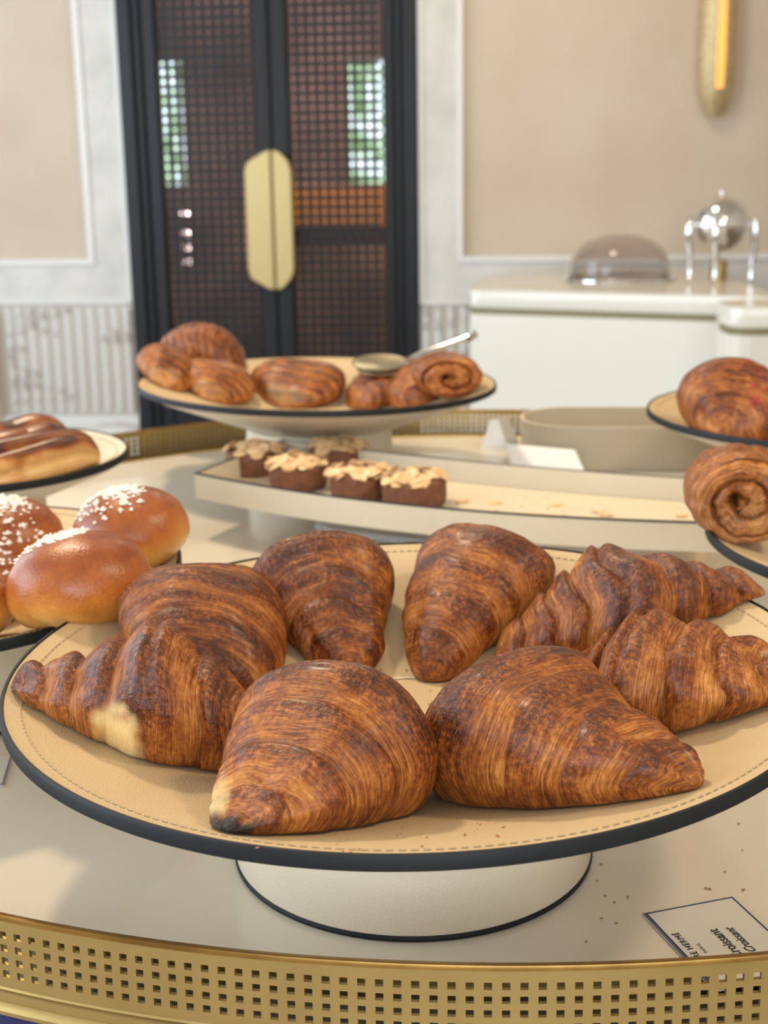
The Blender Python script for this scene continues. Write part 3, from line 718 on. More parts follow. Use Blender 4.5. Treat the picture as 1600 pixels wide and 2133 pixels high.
croissant('croissant', 'dark croissant with burnt blisters, second from the left at the back', PA, (-.022, .772), (-.046, .894), .096, .057, bend=.004, t0=.57, q=1.10,
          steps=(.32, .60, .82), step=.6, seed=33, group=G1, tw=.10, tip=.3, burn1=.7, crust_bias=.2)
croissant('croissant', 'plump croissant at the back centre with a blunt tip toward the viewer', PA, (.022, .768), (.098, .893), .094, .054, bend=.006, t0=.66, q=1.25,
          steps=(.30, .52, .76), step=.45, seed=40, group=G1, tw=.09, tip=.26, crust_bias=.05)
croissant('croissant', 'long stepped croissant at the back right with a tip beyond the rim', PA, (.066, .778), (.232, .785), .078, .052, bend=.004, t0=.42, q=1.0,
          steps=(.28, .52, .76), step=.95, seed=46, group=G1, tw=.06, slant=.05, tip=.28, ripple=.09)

# pastries on the far plate
G2 = 'pastries on the far plate'
kw = dict(n=90, m=64, group=G2, mat_=M['pastry'], step=.3, tw=.04)
def far(label, px, py, yaw, L, W, H, seed, **k):
    q = PB.hit(px, py); a = math.radians(yaw); p1 = (q[0]+L*math.cos(a), q[1]+L*math.sin(a)); kk = dict(kw); kk.update(k)
    return croissant('croissant', label, PB, q[:2], p1, W, H, seed=seed, **kk)
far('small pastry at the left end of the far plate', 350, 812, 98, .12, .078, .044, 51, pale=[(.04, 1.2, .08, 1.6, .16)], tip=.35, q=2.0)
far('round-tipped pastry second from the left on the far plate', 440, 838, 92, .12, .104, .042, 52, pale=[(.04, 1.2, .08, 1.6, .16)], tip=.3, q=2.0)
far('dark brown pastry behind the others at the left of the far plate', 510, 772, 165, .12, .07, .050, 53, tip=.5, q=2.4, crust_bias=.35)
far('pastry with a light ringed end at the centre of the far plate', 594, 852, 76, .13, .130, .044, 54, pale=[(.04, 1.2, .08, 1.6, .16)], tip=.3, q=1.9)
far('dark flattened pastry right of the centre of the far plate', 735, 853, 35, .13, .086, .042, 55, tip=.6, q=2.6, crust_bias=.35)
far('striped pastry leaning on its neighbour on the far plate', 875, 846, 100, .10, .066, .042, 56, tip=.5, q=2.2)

# ------------------------------------------------------------------ spiral rolls
def spiral_roll(name, label, loc, R, depth, axis, seed, mat_, group=None, turns=2.6, hole=.5, cat='pastry', pal=.0, n=110, m=180, zs=1.0):
    """a rolled pastry: puffed cylinder whose end faces show the wound layers; axis = direction its end faces"""
    t = np.linspace(0, 1, n); ph = np.linspace(0, 2*math.pi, m, endpoint=False); T, PH = np.meshgrid(t, ph, indexing='ij')
    k = int(1)
    # profile: front face centre (t=0) -> rim -> side -> back
    rr = np.where(T < .5, T/.5, 1.0); r = R*np.clip(rr, 0, 1); ang = np.clip((T-.5)/.5, 0, 1)
    r = np.where(T < .5, R*(T/.5)**.95*.93, R*(.93+.07*np.sin(np.clip(ang*2, 0, 1)*math.pi/2))*np.where(ang > .6, np.sqrt(np.clip(1-((ang-.6)/.4)**2, 0, 1)), 1))
    y = np.where(T < .5, -.16*R*np.cos(T/.5*math.pi/2)*.8, .0)+np.where(T >= .5, depth*ang, 0)
    y = y + np.where(T < .5, .10*R*(T/.5)**6, .10*R*(1-ang))
    fr = (r/R/.93)
    s = fr*turns - PH/(2*math.pi)+.05*vn(np.cos(PH)*2, np.sin(PH)*2, fr*2, seed)
    fs = s-np.floor(s)
    face = (T < .5)
    gr = np.where(face, np.exp(-(np.minimum(fs, 1-fs)/.085)**2), 0)
    bul = np.where(face, np.sin(np.clip(fs, 0, 1)*math.pi)**.5, 0)
    y = y + R*(.16*gr - .07*bul)*np.where(face, sstep(0.02, .10, fr), 0)
    hz = np.where(face, hole*.42*R*np.exp(-(((r*np.cos(PH)+.22*R)/(.10*R))**2+((r*np.sin(PH)-.06*R)/(.16*R))**2)), 0); y = y+hz
    dsp = .0013*vn(np.cos(PH)*5, np.sin(PH)*5, T*9, seed+1)+.0006*vn(np.cos(PH)*2.5+s*9, np.sin(PH)*2.5, T*40, seed+2)
    side = np.where(T > .46, .0014*vn(ang*14+.5*vn(np.cos(PH)*2, np.sin(PH)*2, ang, seed), np.cos(PH)*1.5, np.sin(PH)*1.5, seed+4), 0)
    r = r*(1+.05*vn(np.cos(PH)*1.2, np.sin(PH)*1.2, 0.3, seed+3)) + dsp+side; y = y-dsp
    X, Z, Y = r*np.cos(PH)*1.04, r*np.sin(PH)*.94, y
    Z = Z+.94*R; Z = .002*np.logaddexp(0, (Z-.04*R)/.002)
    Z = Z*zs; P = np.stack([X, Y, Z], -1); yaw = math.atan2(axis[0], -axis[1])
    c_, s_ = math.cos(yaw), math.sin(yaw); P = np.stack([P[..., 0]*c_-P[..., 1]*s_, P[..., 0]*s_+P[..., 1]*c_, P[..., 2]], -1)
    lam = np.where(face[..., None], np.stack([s*R*.36+seed, np.cos(PH)*R*.6, np.sin(PH)*R*.6], -1), np.stack([ang*depth+turns*R*.36+seed, np.cos(PH)*R*.6, np.sin(PH)*R*.6], -1))
    crust = np.where(face, .15+.35*bul*vn(np.cos(PH)*2, np.sin(PH)*2, fr*3, seed+6), .5+.3*np.sin(PH))
    burn = np.clip(np.where(face, .75*np.exp(-(((r*np.cos(PH)+.22*R)/(.10*R))**2+((r*np.sin(PH)-.06*R)/(.16*R))**2)), 0), 0, 1)  # near-black colour painted into the hole of the spiral
    pl = np.clip(pal*np.where(face, .5+.5*np.sin(PH*1+2.5), .2), 0, 1)
    me = grid_mesh(name, P[:, ::-1] if True else P, mat_, attrs={'lam': (lam[:, ::-1], 'FLOAT_VECTOR'), 'crust': (np.clip(crust, 0, 1)[:, ::-1], 'FLOAT'), 'pale': (pl[:, ::-1], 'FLOAT'), 'burn': (burn[:, ::-1], 'FLOAT')})
    fix_normals(me)
    o = link(name, me, loc=loc); return tag(o, label, cat, group)
q = PB.hit(938, 838)
spiral_roll('rolled_pastry', 'golden roll with a hooked spiral end, rightmost on the far plate', (q[0]+.003, q[1]+.012, float(PB.z(q[0], q[1]))+.002), .040, .085, (.12, -1), 60, M['pastry'], G2, turns=1.6, hole=.4, zs=.70)
# right-hand plates
RX, RY = (at(1558, 1150, z=.9585)+np.array((0, .012, 0)))[:2]; spiral_roll('spiral_roll', 'golden spiral roll cut off by the right edge above the front plate', (RX, RY, float(PF.z(RX, RY-.02))+.0006), .0365, .075, (-.12, -1), 64, M['croissant_light'], None, turns=2.3, hole=.9, pal=.12)

# red crumbed pastries at upper right
G3 = 'red-crumbed pastries on the upper right plate'
pq = PE.hit(1530, 900)
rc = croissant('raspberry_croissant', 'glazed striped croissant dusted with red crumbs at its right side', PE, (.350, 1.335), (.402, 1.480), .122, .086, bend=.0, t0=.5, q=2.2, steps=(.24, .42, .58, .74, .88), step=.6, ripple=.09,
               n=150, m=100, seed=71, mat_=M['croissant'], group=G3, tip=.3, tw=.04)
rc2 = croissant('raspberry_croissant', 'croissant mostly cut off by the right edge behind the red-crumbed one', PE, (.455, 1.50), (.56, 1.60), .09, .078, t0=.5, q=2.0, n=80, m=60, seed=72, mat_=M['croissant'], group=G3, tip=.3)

def rocks(name, pts, sizes, m, parent, flat=.7, kind='stuff', seed=1):
    """small irregular grains in one mesh"""
    rg = np.random.RandomState(seed); mb = MB()
    base = np.array([(1, 0, 0), (-1, 0, 0), (0, 1, 0), (0, -1, 0), (0, 0, 1), (0, 0, -1)], float)
    F = [(0, 2, 4), (2, 1, 4), (1, 3, 4), (3, 0, 4), (2, 0, 5), (1, 2, 5), (3, 1, 5), (0, 3, 5)]
    for p_, s_ in zip(pts, sizes):
        v = base*(.65+.7*rg.rand(6, 1)); a = rg.rand()*6.28; c_, n_ = math.cos(a), math.sin(a)
        v = v*np.array([1.25, .8, flat]); v = np.stack([v[:, 0]*c_-v[:, 1]*n_, v[:, 0]*n_+v[:, 1]*c_, v[:, 2]], -1)
        mb.add(v*s_+np.asarray(p_), F)
    o = mb.build(name, m, parent); o['kind'] = kind; return o
def surface_points(o, test, k, seed):
    me = o.data; co = np.empty(len(me.vertices)*3); me.vertices.foreach_get('co', co); co = co.reshape(-1, 3)
    idx = np.where(test(co+np.array(o.location)))[0]; rg = np.random.RandomState(seed)
    return co[rg.choice(idx, min(k, len(idx)), replace=False)] if len(idx) else co[:1]
pts = surface_points(rc, lambda c: (c[:, 2] > .988) & (c[:, 0] > .372) & (c[:, 0]+c[:, 2]*.9 < 1.335), 240, 3)
rocks('red_crumbs', pts, np.random.RandomState(4).uniform(.0009, .0024, len(pts)), M['red'], rc, seed=5)

# ------------------------------------------------------------------ brioches with pearl sugar
G4 = 'sugar-topped brioches on the left plate'
def brioche(label, x, y, W, H, seed, top=(0, 0), nsug=130, name='brioche', stretch=1.0, ang=0, sug=.55, lean=0.0, cover=.62):
    n, m = 70, 96; t = np.linspace(0.001, .999, n); ph = np.linspace(0, 2*math.pi, m, endpoint=False); T, PH = np.meshgrid(t, ph, indexing='ij')
    el = (T-.5)*math.pi; r = np.cos(el)**.88; z = np.sin(el)
    zz = np.where(z > 0, .42+.58*z, .42+.50*z); zz = .03*np.logaddexp(0, (zz-.02)/.03)
    r = r*(1+.03*vn(np.cos(PH)*1.2, np.sin(PH)*1.2, T*2, seed))
    X = r*np.cos(PH)*W/2*stretch; Y = r*np.sin(PH)*W/2/stretch**.5; Z = zz*H
    c_, s_ = math.cos(ang), math.sin(ang); X, Y = X*c_-Y*s_, X*s_+Y*c_
    bp = PC.z(x+X, y+Y) if name == 'brioche' else 0
    P = np.stack([X+lean*Z, Y, Z+(bp-float(PC.z(x, y)))*np.exp(-zz*1.6)], -1)+.0008*vn(X*90, Y*90, Z*90, seed+1)[..., None]
    bake = np.clip(.12+.80*sstep(.0, .85, zz)+.10*vn(X*60, Y*60, Z*60, seed+2)-.22*np.clip((X*c_+Y*s_)/(W/2), 0, 1)**2*(zz < .75), 0, 1)
    me = grid_mesh(name, P[:, :], M['brioche'], attrs={'bake': (bake, 'FLOAT')}); fix_normals(me)
    o = link(name, me, loc=(x, y, float(PC.z(x, y))+.0004)); tag(o, label, 'brioche', G4)
    rg = np.random.RandomState(seed+9); V = P.reshape(-1, 3); pts = []
    d = np.hypot(V[:, 0]-top[0], V[:, 1]-top[1]); ok = (V[:, 2] > H*.62) & (d < W/2*cover)
    idx = np.where(ok)[0]; w = np.exp(-(d[idx]/(W/2*cover*.8))**2); w = w/w.sum()*1.0
    ch_ = rg.choice(idx, min(nsug, len(idx)), replace=False, p=w)
    rocks('pearl_sugar', V[ch_]+[0, 0, .0003], rg.uniform(.0012, .0030, len(ch_)), M['sugar'], o, flat=.85, seed=seed)
    return o
brioche('round brioche at the right of the left plate, sugar on its crown', -.186, .950, .086, .062, 81, top=(-.013, -.012), nsug=150, cover=.66)
brioche('glossy brioche in front on the left plate with sugar along its left crest', -.192, .812, .088, .056, 82, top=(-.022, .012), nsug=190, ang=.3, stretch=1.04, cover=.62)
brioche('large brioche at the back left, thickly sugared, cut by the left edge', -.290, .985, .094, .068, 83, top=(0, -.018), nsug=260, cover=.78)
brioche('sugared brioche between the front and the back ones at the left edge', -.283, .893, .074, .055, 84, top=(0, -.006), nsug=190, cover=.8)
brioche('plain-sided brioche in the lower left corner of the left plate', -.272, .806, .074, .052, 85, top=(-.01, .02), nsug=30, cover=.4)

# ------------------------------------------------------------------ glazed twists
def twist(label, p0, p1, W, H, seed, lobes=3, mat_=M['twist'], bend=0, tws=.35):
    p0, p1 = np.array(p0), np.array(p1); d = p1-p0; L = np.linalg.norm(d); u = d/L; nr = np.array([-u[1], u[0]])
    n, m = 110, 96; T, PH = np.meshgrid(np.linspace(0, 1, n), np.linspace(0, 2*math.pi, m, endpoint=False), indexing='ij')
    e = np.clip(1-np.abs(2*T-1)**3.2, 0, 1)**.5
    lob = np.abs(np.cos(lobes*PH/1+tws*T*6+.6*vn(T*2, 0, 0, seed)))**.6
    R_ = e*(.60+.40*lob)*(1+.10*vn(T*4, np.cos(PH), np.sin(PH), seed+1))
    w = W/2*R_*np.cos(PH); z = H*(.42*e+.58*R_*np.sin(PH)); z = .0015*np.logaddexp(0, z/.0015)
    b_ = bend*4*T*(1-T); cx = p0[0]+u[0]*T*L+nr[0]*(w+b_); cy = p0[1]+u[1]*T*L+nr[1]*(w+b_)
    P = np.stack([cx, cy, PD.z(cx, cy)+z+.0008], -1); c = P.reshape(-1, 3).mean(0); c[2] = P[..., 2].min(); P = P-c
    bake = np.clip(.02+.75*sstep(-.1, .8, np.sin(PH))+.45*sstep(-.1, .7, vn(T*7, np.cos(PH)*2, np.sin(PH)*2, seed+2))-.30*(1-lob), 0, 1)
    me = grid_mesh('glazed_twist', P, mat_, attrs={'bake': (bake, 'FLOAT')}); fix_normals(me)
    o = link('glazed_twist', me, loc=tuple(c)); tag(o, label, 'pastry', 'glazed twists on the far left plate'); return o
twist('glazed twist pastry with a pale right side, in front on the far left plate', (-.402, 1.205), (-.272, 1.268), .062, .050, 91, bend=-.006)
twist('dark glazed twist pastry lying behind the pale-sided one', (-.445, 1.290), (-.315, 1.352), .066, .055, 92, lobes=2)

# ------------------------------------------------------------------ tray with almond cakes
def arc(a, b_, sag, k=24):
    a, b_ = np.array(a, float), np.array(b_, float); d = b_-a; nrm = np.array([-d[1], d[0]])/np.linalg.norm(d)
    t = np.linspace(0, 1, k)[:, None]; return a+d*t+nrm*sag*4*t*(1-t)
TB = .8925; TT = .9200
LF, LB, RF, RB = (-.200, 1.392), (-.118, 1.570), (.300, 1.150), (.350, 1.316)
front = arc(LF, RF, -.044); back = arc(RB, LB, .022)
outline = np.concatenate([front, back])                  # counter-clockwise
tray = empty('leather_tray', (0, 0, 0), label='long curved leather tray with almond cakes at its left end', cat='tray')
cen = outline.mean(0)
def inset(P, k):
    """move every point of a closed outline inwards by k"""
    n = len(P); out = []
    for i in range(n):
        a, b_, c = P[i-1], P[i], P[(i+1) % n]
        d1 = (b_-a)/max(np.linalg.norm(b_-a), 1e-9); d2 = (c-b_)/max(np.linalg.norm(c-b_), 1e-9)
        n1 = np.array([-d1[1], d1[0]]); n2 = np.array([-d2[1], d2[0]]); m_ = n1+n2; m_ /= np.linalg.norm(m_)
        out.append(b_+m_*k/max(.35, float(m_@n1)))
    return np.array(out)
def shell(rings, nm, m, par, cap0=True, cap1=False):
    k = len(outline); mb = MB(); v = np.concatenate([np.c_[o_, np.full(k, z_)] for o_, z_ in rings]); f = []
    for a in range(len(rings)-1):
        for i in range(k):
            j = (i+1) % k; f.append((a*k+i, a*k+j, (a+1)*k+j, (a+1)*k+i))
    mb.add(v, f)
    for (flag, a) in ((cap0, 0), (cap1, len(rings)-1)):
        if flag:   # strip across between the front and the back line
            h = k//2; base = mb.n-len(v)
            for i in range(h-1): mb.f.append((base+a*k+i, base+a*k+i+1, base+a*k+k-2-i, base+a*k+k-1-i))
    o = mb.build(nm, m, par); fix_normals(o.data); return o
in1 = inset(outline, .003)
shell([(outline, TB), (outline, TT-.0006), (in1, TT-.0006), (in1, TB+.0032)], 'wall', M['leather_pale'], tray)
shell([(inset(outline, .0031), TB+.0005), (inset(outline, .0031), TB+.0030)], 'tray_floor', M['leather_tray'], tray, True, True)
shell([(inset(outline, -.0004), TT-.0014), (inset(outline, -.0004), TT), (inset(outline, .0030), TT), (inset(outline, .0030), TT-.0005)], 'edge_piping', M['edge_thin'] if 'edge_thin' in M else M['edge'], tray, False)
ft = inset(outline, .055); MB().prism([(.045, 1.36), (.15, 1.335), (.16, 1.385), (.055, 1.41)], TZ+.0003, TB-.0003).build('foot', M['leather_pale'], tray)

def flake_mesh(nm, a, b_, c_):
    k = 10; th = np.linspace(0, 2*math.pi, k, endpoint=False); x = a*np.cos(th); y = b_*np.sin(th)*(1-.25*np.cos(th)); z = c_*((x/a)**2)
    v = [(p_, q_, r_) for p_, q_, r_ in zip(x, y, z)]+[(p_, q_, r_+.0007) for p_, q_, r_ in zip(x, y, z)]+[(0, 0, 0), (0, 0, .0009)]
    f = []
    for i in range(k):
        j = (i+1) % k; f += [(i, j, k+j, k+i), (2*k, j, i), (2*k+1, k+i, k+j)]
    return MB().add(v, f).mesh(nm, M['almond'], True)
FLK = [flake_mesh('almond_flake', .0070, .0050, .0016), flake_mesh('almond_flake', .0084, .0054, -.0012), flake_mesh('almond_flake', .0060, .0044, .0008)]
G5 = 'almond cakes in the tray'
def cake(label, px, py, R, H, seed, hidden=False):
    q = at(px, py, z=TB+.0035); x, y = q[0], q[1]
    o = empty('almond_cake', (x, y, TB+.0034), label=label, cat='cake', group=G5)
    n, m = 22, 48; rg = np.random.RandomState(seed); prof = [(0.001, 0), (R*.93, 0), (R*.97, .002), (R, H*.5), (R*1.0, H*.86), (R*.93, H*.97), (R*.6, H*1.04), (.001, H*1.06)]
    rr = np.interp(np.linspace(0, 7, 30), range(8), [a for a, b_ in prof]); zz = np.interp(np.linspace(0, 7, 30), range(8), [b_ for a, b_ in prof])
    PH = np.linspace(0, 2*math.pi, m, endpoint=False); P = np.stack([rr[:, None]*np.cos(PH), rr[:, None]*np.sin(PH), zz[:, None]+0*PH], -1)
    P = P*(1+.02*vn(P[..., 0]*120, P[..., 1]*120, P[..., 2]*120, seed)[..., None]); P[..., 2] = np.maximum(P[..., 2], 0)
    me = grid_mesh('cake_body', P, M['cake']); fix_normals(me); link('cake_body', me, o)
    for i in range(62):
        a = rg.rand()*6.283; r = R*1.0*math.sqrt(rg.rand()); k = r/R
        z = H*1.055-.0035*k*k+rg.rand()*.0035
        tilt = (rg.randn()*.22+.45*k*math.sin(a)*(-1), rg.randn()*.22+.45*k*math.cos(a), rg.rand()*6.28)
        f = link('almond_flake', FLK[i % 3], o, (r*math.cos(a), r*math.sin(a), z)); f.rotation_mode = 'ZYX'
        sc = .95+.5*rg.rand(); f.scale = (sc, sc, sc); f.rotation_euler = tilt
cake('almond cake in the left corner of the tray', 532, 983, .0330, .028, 1)
cake('almond cake with flakes sliding down its front, second from the left', 622, 1013, .0320, .027, 2)
cake('almond cake at the back of the tray behind the row of four', 702, 972, .0320, .026, 3)
cake('almond cake second from the right in the tray', 752, 1031, .0325, .027, 4)
cake('almond cake at the right end of the row, its side bare', 863, 1048, .0335, .028, 5)
# loose flakes and crumbs on the tray floor
G6 = 'loose almond flakes on the tray floor'
for i, (px, py, rz) in enumerate([(962, 1045, .2), (1034, 1048, .4), (1180, 1020, -.2), (1162, 1018, .5), (1325, 1033, -.3), (1245, 1066, .2), (1262, 1073, -.5), (1158, 1052, .1), (1420, 1075, .3), (1112, 1073, .0), (1150, 1075, .15)]):
    q = at(px, py, z=TB+.0036); f = link('almond_flake', FLK[i % 3], None, (q[0], q[1], TB+.0036), (0.05, 0, rz), (1.1, 1, 1))
    tag(f, ['thin almond flake just right of the cakes in the tray', 'slender almond flake on the tray floor right of the cakes', 'pale almond flake near the tray back wall', 'small flake touching the pale one by the tray back wall',
            'largest almond flake, right of centre on the tray floor', 'flake of the loose pair near the tray front edge', 'second flake of the pair near the tray front edge', 'flake among the crumbs at the tray centre',
            'flake at the right end of the tray floor', 'left flake lying along the tray front edge', 'right flake lying along the tray front edge'][i], 'almond flake', G6)
q = at(1312, 1024, z=TB+.005); rocks('toasted_crumb', [(0, 0, .002)], [.0045], M['crumb'], None, seed=8, kind='thing').location = (q[0], q[1], TB+.0036)
tag(bpy.data.objects['toasted_crumb'], 'brown toasted crumb on the largest loose almond flake', 'crumb')
rg = np.random.RandomState(12)
def crumb_field(name, label, pix, zf, spread, sizes, m=M['crumb'], seed=1):
    rg = np.random.RandomState(seed); pts = []
    for px, py, k in pix:
        for _ in range(k):
            q = at(px+rg.randn()*spread, py+rg.randn()*spread*.35, z=zf) if not isinstance(zf, Plate) else None
            if q is None:
                q = PA.hit(px+rg.randn()*spread, py+rg.randn()*spread*.35)
            pts.append((q[0], q[1], q[2]+.0006))
    o = rocks(name, pts, rg.uniform(*sizes, len(pts)), m, None, flat=.5, seed=seed); tag(o, label, 'crumbs'); return o
crumb_field('cake_crumbs', 'tiny cake crumbs scattered on the tray floor', [(1130, 1045, 9), (1050, 1065, 4), (1260, 1060, 8), (1330, 1059, 4), (1420, 1062, 8), (950, 1058, 6), (1180, 1075, 6)], TB+.0034, 20, (.0005, .0013), seed=2)
crumb_field('pastry_crumbs', 'brown pastry crumbs on the front leather plate', [(930, 1432, 9), (925, 1470, 4), (860, 1748, 7), (1010, 1735, 10), (720, 1760, 5), (540, 1752, 3), (830, 1395, 3), (1350, 1600, 2)], PA, 26, (.0003, .0010), seed=3)
crumb_field('table_crumbs', 'brown crumbs on the table top beside the printed card', [(1252, 1802, 1), (1245, 1836, 1), (1260, 1868, 1), (1281, 1881, 1), (1307, 1871, 1), (1252, 1915, 1), (1284, 1925, 1), (1222, 1963, 1), (1472, 1852, 1), (1478, 1853, 1), (1550, 1855, 1), (1510, 1818, 1), (1537, 1717, 1), (1545, 1773, 1)], TZ, 1, (.0007, .0012), seed=4)

# ------------------------------------------------------------------ serving tongs on the far plate
tg = empty('serving_tongs', tuple(at(790, 757, z=.985)), label='steel serving tongs resting on the rim of the far plate', cat='tongs')
o0 = np.array(tg.location); e1 = at(985, 694, Y=1.79)-o0; e2 = at(975, 706, Y=1.775)-o0
hd = at(838, 752, Y=1.80)-o0
def spoon(c, a, b_, yaw, z, nm):
    th = np.linspace(0, 2*math.pi, 28, endpoint=False); P = []
    for k, dz in ((1e-3, -.004), (.5, -.003), (.9, 0), (1.0, .001), (1.0, .0022), (.9, .0012), (.5, -.0018), (1e-3, -.0028)):
        P.append([(c[0]+k*(a*math.cos(t)*math.cos(yaw)-b_*math.sin(t)*math.sin(yaw)), c[1]+k*(a*math.cos(t)*math.sin(yaw)+b_*math.sin(t)*math.cos(yaw)), z+dz+.30*k*b_*math.sin(t)) for t in th])
    return MB().grid(P, closev=True).build(nm, M['steel_warm'], tg, 'all')
spoon((0, 0), .036, .024, -.05, 0, 'blade')
spoon((.004, -.008), .034, .020, -.12, -.0062, 'blade')
for e, dz, nm in ((e1, 0, 'arm'), (e2, -.005, 'arm')):
    s0 = np.array((.032, 0, dz)); mid = hd+np.array((0, 0, dz)); pts = [s0, mid*.6+s0*.4, mid, mid+(e-mid)*.3+(0, 0, .002), mid+(e-mid)*.7, e]
    MB().tube(pts, [.005, .004, .006, .0068, .0068, .006], 10, .35).build(nm, M['steel'], tg, True)
MB().tube([e1, (e1+e2)/2+np.array((.006, 0, .002)), e2], .0045, 8).build('spring_bend', M['steel'], tg, True)

# ------------------------------------------------------------------ cards, napkin, box
q = at(1032, 934, z=TZ)
tc_ = empty('tent_card', (q[0], q[1], TZ), label='small white folded place card standing by the brass gallery', cat='card')
MB().add([(-.020, 0, .0004), (.018, -.003, .0004), (.004, .012, .039), (-.006, .012, .039), (-.020, .001, .0004), (.018, -.002, .0004), (.004, .0132, .039), (-.006, .0132, .039)],
         [(0, 1, 2, 3), (7, 6, 5, 4), (0, 3, 7, 4), (1, 5, 6, 2), (3, 2, 6, 7), (0, 4, 5, 1)]).build('front_leaf', M['porcelain'], tc_)
MB().add([(.014, .026, .0004), (.036, .024, .0004), (.020, .0135, .040), (.0055, .0135, .040), (.014, .027, .0004), (.036, .025, .0004), (.020, .0145, .040), (.0055, .0145, .040)],
         [(0, 1, 2, 3), (7, 6, 5, 4), (0, 3, 7, 4), (1, 5, 6, 2), (3, 2, 6, 7), (0, 4, 5, 1)]).build('rear_leaf', M['card'], tc_)
# leaning card
cds = [at(1068, 985, z=TZ+.001), at(1222, 992, z=TZ+.001), at(1198, 937, z=TZ+.030), at(1055, 924, z=TZ+.030)]
mb = MB(); up_ = np.array((0, .0003, .001)); v = [c for c in cds]+[c-up_ for c in cds]
o = mb.add(v, [(0, 1, 2, 3), (7, 6, 5, 4), (0, 4, 5, 1), (1, 5, 6, 2), (2, 6, 7, 3), (3, 7, 4, 0)]).build('blank_card', M['paper']); fix_normals(o.data)
tag(o, 'blank white card leaning on the taupe oval box', 'card')
# napkin under the tray
nq = [at(656, 1097, z=TZ), at(668, 1108, z=TZ), at(700, 1113, z=TZ), at(900, 1140, z=TZ), at(960, 1120, z=TZ), at(905, 1075, z=TZ), at(760, 1062, z=TZ), at(682, 1072, z=TZ)]
mb = MB().prism([(c[0], c[1]) for c in nq], TZ+.0004, TZ+.0022)
nq2 = [at(660, 1097, z=TZ), at(690, 1110, z=TZ), at(890, 1134, z=TZ), at(935, 1112, z=TZ), at(800, 1085, z=TZ)]
o = mb.build('paper_napkin', M['paper']); tag(o, 'folded white paper napkin lying under the leather tray', 'napkin')
MB().prism([(c[0], c[1]) for c in nq2], TZ+.0023, TZ+.0036).build('folded_layer', M['paper'], o)
# oval box
def stadium(cx, cy, L, W, a, k=14, rr=None):
    r = rr or W/2; out = []
    for sx, sy, t0_ in ((1, -1, -math.pi/2), (1, 1, 0), (-1, 1, math.pi/2), (-1, -1, math.pi)):
        for t in np.linspace(t0_, t0_+math.pi/2, k//2):
            out.append((sx*(L/2-r)+r*math.cos(t), sy*(W/2-r)+r*math.sin(t)))
    c_, s_ = math.cos(a), math.sin(a); return np.array([(cx+x*c_-y*s_, cy+x*s_+y*c_) for x, y in out])
bx = empty('leather_box', (.315, 1.755, TZ), label='open taupe leather box with rounded ends behind the tray', cat='box')
def ringshell(rings, m, nm, par, cap=None):
    k = len(rings[0][0]); mb = MB(); v = np.concatenate([np.c_[o_, np.full(k, z_)] for o_, z_ in rings]); f = []
    for a in range(len(rings)-1):
        for i in range(k):
            j = (i+1) % k; f.append((a*k+i, a*k+j, (a+1)*k+j, (a+1)*k+i))
    for a in (cap or []): f.append(tuple(a*k+i for i in range(k)))
    o = mb.add(v, f).build(nm, m, par, True); fix_normals(o.data); return o
A_ = -.10; s_o = stadium(0, 0, .262, .155, A_, rr=.07); s_i = stadium(0, 0, .256, .149, A_, rr=.067)
ringshell([(s_o, .0004), (s_o, .056), (s_i, .056), (s_i, .005)], M['leather_box'], 'body', bx, [0, 3])
ringshell([(stadium(0, 0, .263, .156, A_, rr=.0705), .0562), (stadium(0, 0, .2625, .1555, A_, rr=.0705), .0572), (stadium(0, 0, .2555, .1485, A_, rr=.067), .0572), (stadium(0, 0, .2555, .1485, A_, rr=.067), .0562)], M['leather_pale'], 'rim', bx)

# printed card in front
cA, cB = at(1338, 1907, z=TZ), at(1527, 1871, z=TZ)
cD = at(1425, 2003, z=TZ)
ex = (cB-cA); Wc = np.linalg.norm(ex[:2]); 
cv = (cD-cA); cv = cv/np.linalg.norm(cv)
un = ex/Wc; vnorm = cv - un*(cv@un); vnorm /= np.linalg.norm(vnorm)          # card axes: un along its short visible edge, vnorm toward the viewer
Lc = .072
def cpt(a, b_): q = cA+un*a+vnorm*b_; return (q[0], q[1])
pc = empty('price_card', (0, 0, 0), label='white card with navy border reading Croissant, lower right by the brass gallery', cat='card')
MB().prism([cpt(0, 0), cpt(0, Lc), cpt(Wc, Lc), cpt(Wc, 0)], TZ+.0005, TZ+.0012).build('card_stock', M['card'], pc)
def strip(a0, b0, a1, b1): return MB().prism([cpt(a0, b0), cpt(a0, b1), cpt(a1, b1), cpt(a1, b0)], TZ+.00125, TZ+.00145)
bw = .0007
mb = MB()
for r in ((0, 0, .0005, Lc), (.0010, .001, .0022, Lc-.001), (Wc-.0016, .001, Wc-.0008, Lc-.001), (.001, .0006, Wc-.001, .0014), (.001, Lc-.0014, Wc-.001, Lc-.0006)):
    mb.prism([cpt(r[0], r[1]), cpt(r[0], r[3]), cpt(r[2], r[3]), cpt(r[2], r[1])], TZ+.00125, TZ+.00145)
mb.build('border_line', M['ink_blue'], pc)
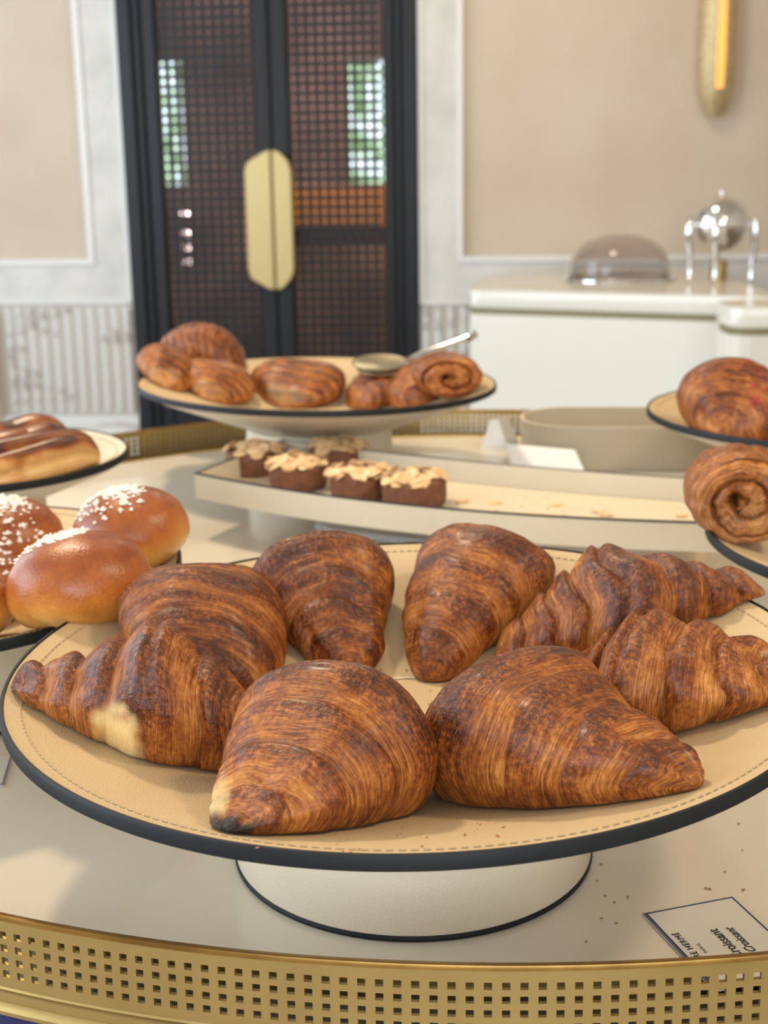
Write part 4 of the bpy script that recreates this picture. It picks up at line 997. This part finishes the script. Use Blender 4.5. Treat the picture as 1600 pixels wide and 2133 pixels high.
def text(s, a, b_, size, shear=0, m=M['ink'], sx=1.0, sp=1.0, off=.0):
    """lettering on the card: written from the viewer's side of the card away along -vnorm, its top toward the navy edge"""
    cu = bpy.data.curves.new('lettering', 'FONT'); cu.body = s; cu.size = size; cu.shear = shear; cu.extrude = .00008; cu.space_character = sp; cu.offset = off
    cu.align_x = 'CENTER'; cu.align_y = 'CENTER'
    tmp = bpy.data.objects.new('tmp', cu); COL.objects.link(tmp); bpy.context.view_layer.update()
    me = bpy.data.meshes.new_from_object(tmp.evaluated_get(bpy.context.evaluated_depsgraph_get())); bpy.data.objects.remove(tmp)
    me.materials.clear(); me.materials.append(m)
    o = link('lettering', me, pc); X = -vnorm; Y = -un; q = cA+un*a+vnorm*b_
    Zv = np.cross(X, Y)
    o.matrix_local = Matrix(((X[0]*sx, Y[0], Zv[0], q[0]), (X[1]*sx, Y[1], Zv[1], q[1]), (X[2]*sx, Y[2], Zv[2], TZ+.0015), (0, 0, 0, 1)))
    return o
text('PIERRE HERMÉ', .0068, .0385, .0050, sx=.92, sp=1.15)
text('PARIS', .0125, .0385, .0022, sp=1.6)
text('Croissant', .0262, .0385, .0078, sx=.88, off=.00005)
text('Croissant', .0345, .0385, .0068, shear=.5, sx=.86)
# second card at the left edge
c2 = empty('price_card', (0, 0, 0), label='navy-bordered card mostly cut off at the left edge under the plate', cat='card')
q0 = at(7, 1640, z=TZ); 
MB().prism([(q0[0]-.07, q0[1]+.002), (q0[0], q0[1]), (q0[0]-.006, q0[1]+.045), (q0[0]-.076, q0[1]+.047)], TZ+.0005, TZ+.0012).build('card_stock', M['card'], c2)
MB().prism([(q0[0]-.0012, q0[1]+.0012), (q0[0]-.0004, q0[1]+.0011), (q0[0]-.0064, q0[1]+.044), (q0[0]-.0072, q0[1]+.044)], TZ+.00125, TZ+.00145).prism([(q0[0]-.068, q0[1]+.003), (q0[0]-.0006, q0[1]+.0010), (q0[0]-.0006, q0[1]+.0018), (q0[0]-.068, q0[1]+.0038)], TZ+.00125, TZ+.00145).build('border_line', M['ink_blue'], c2)
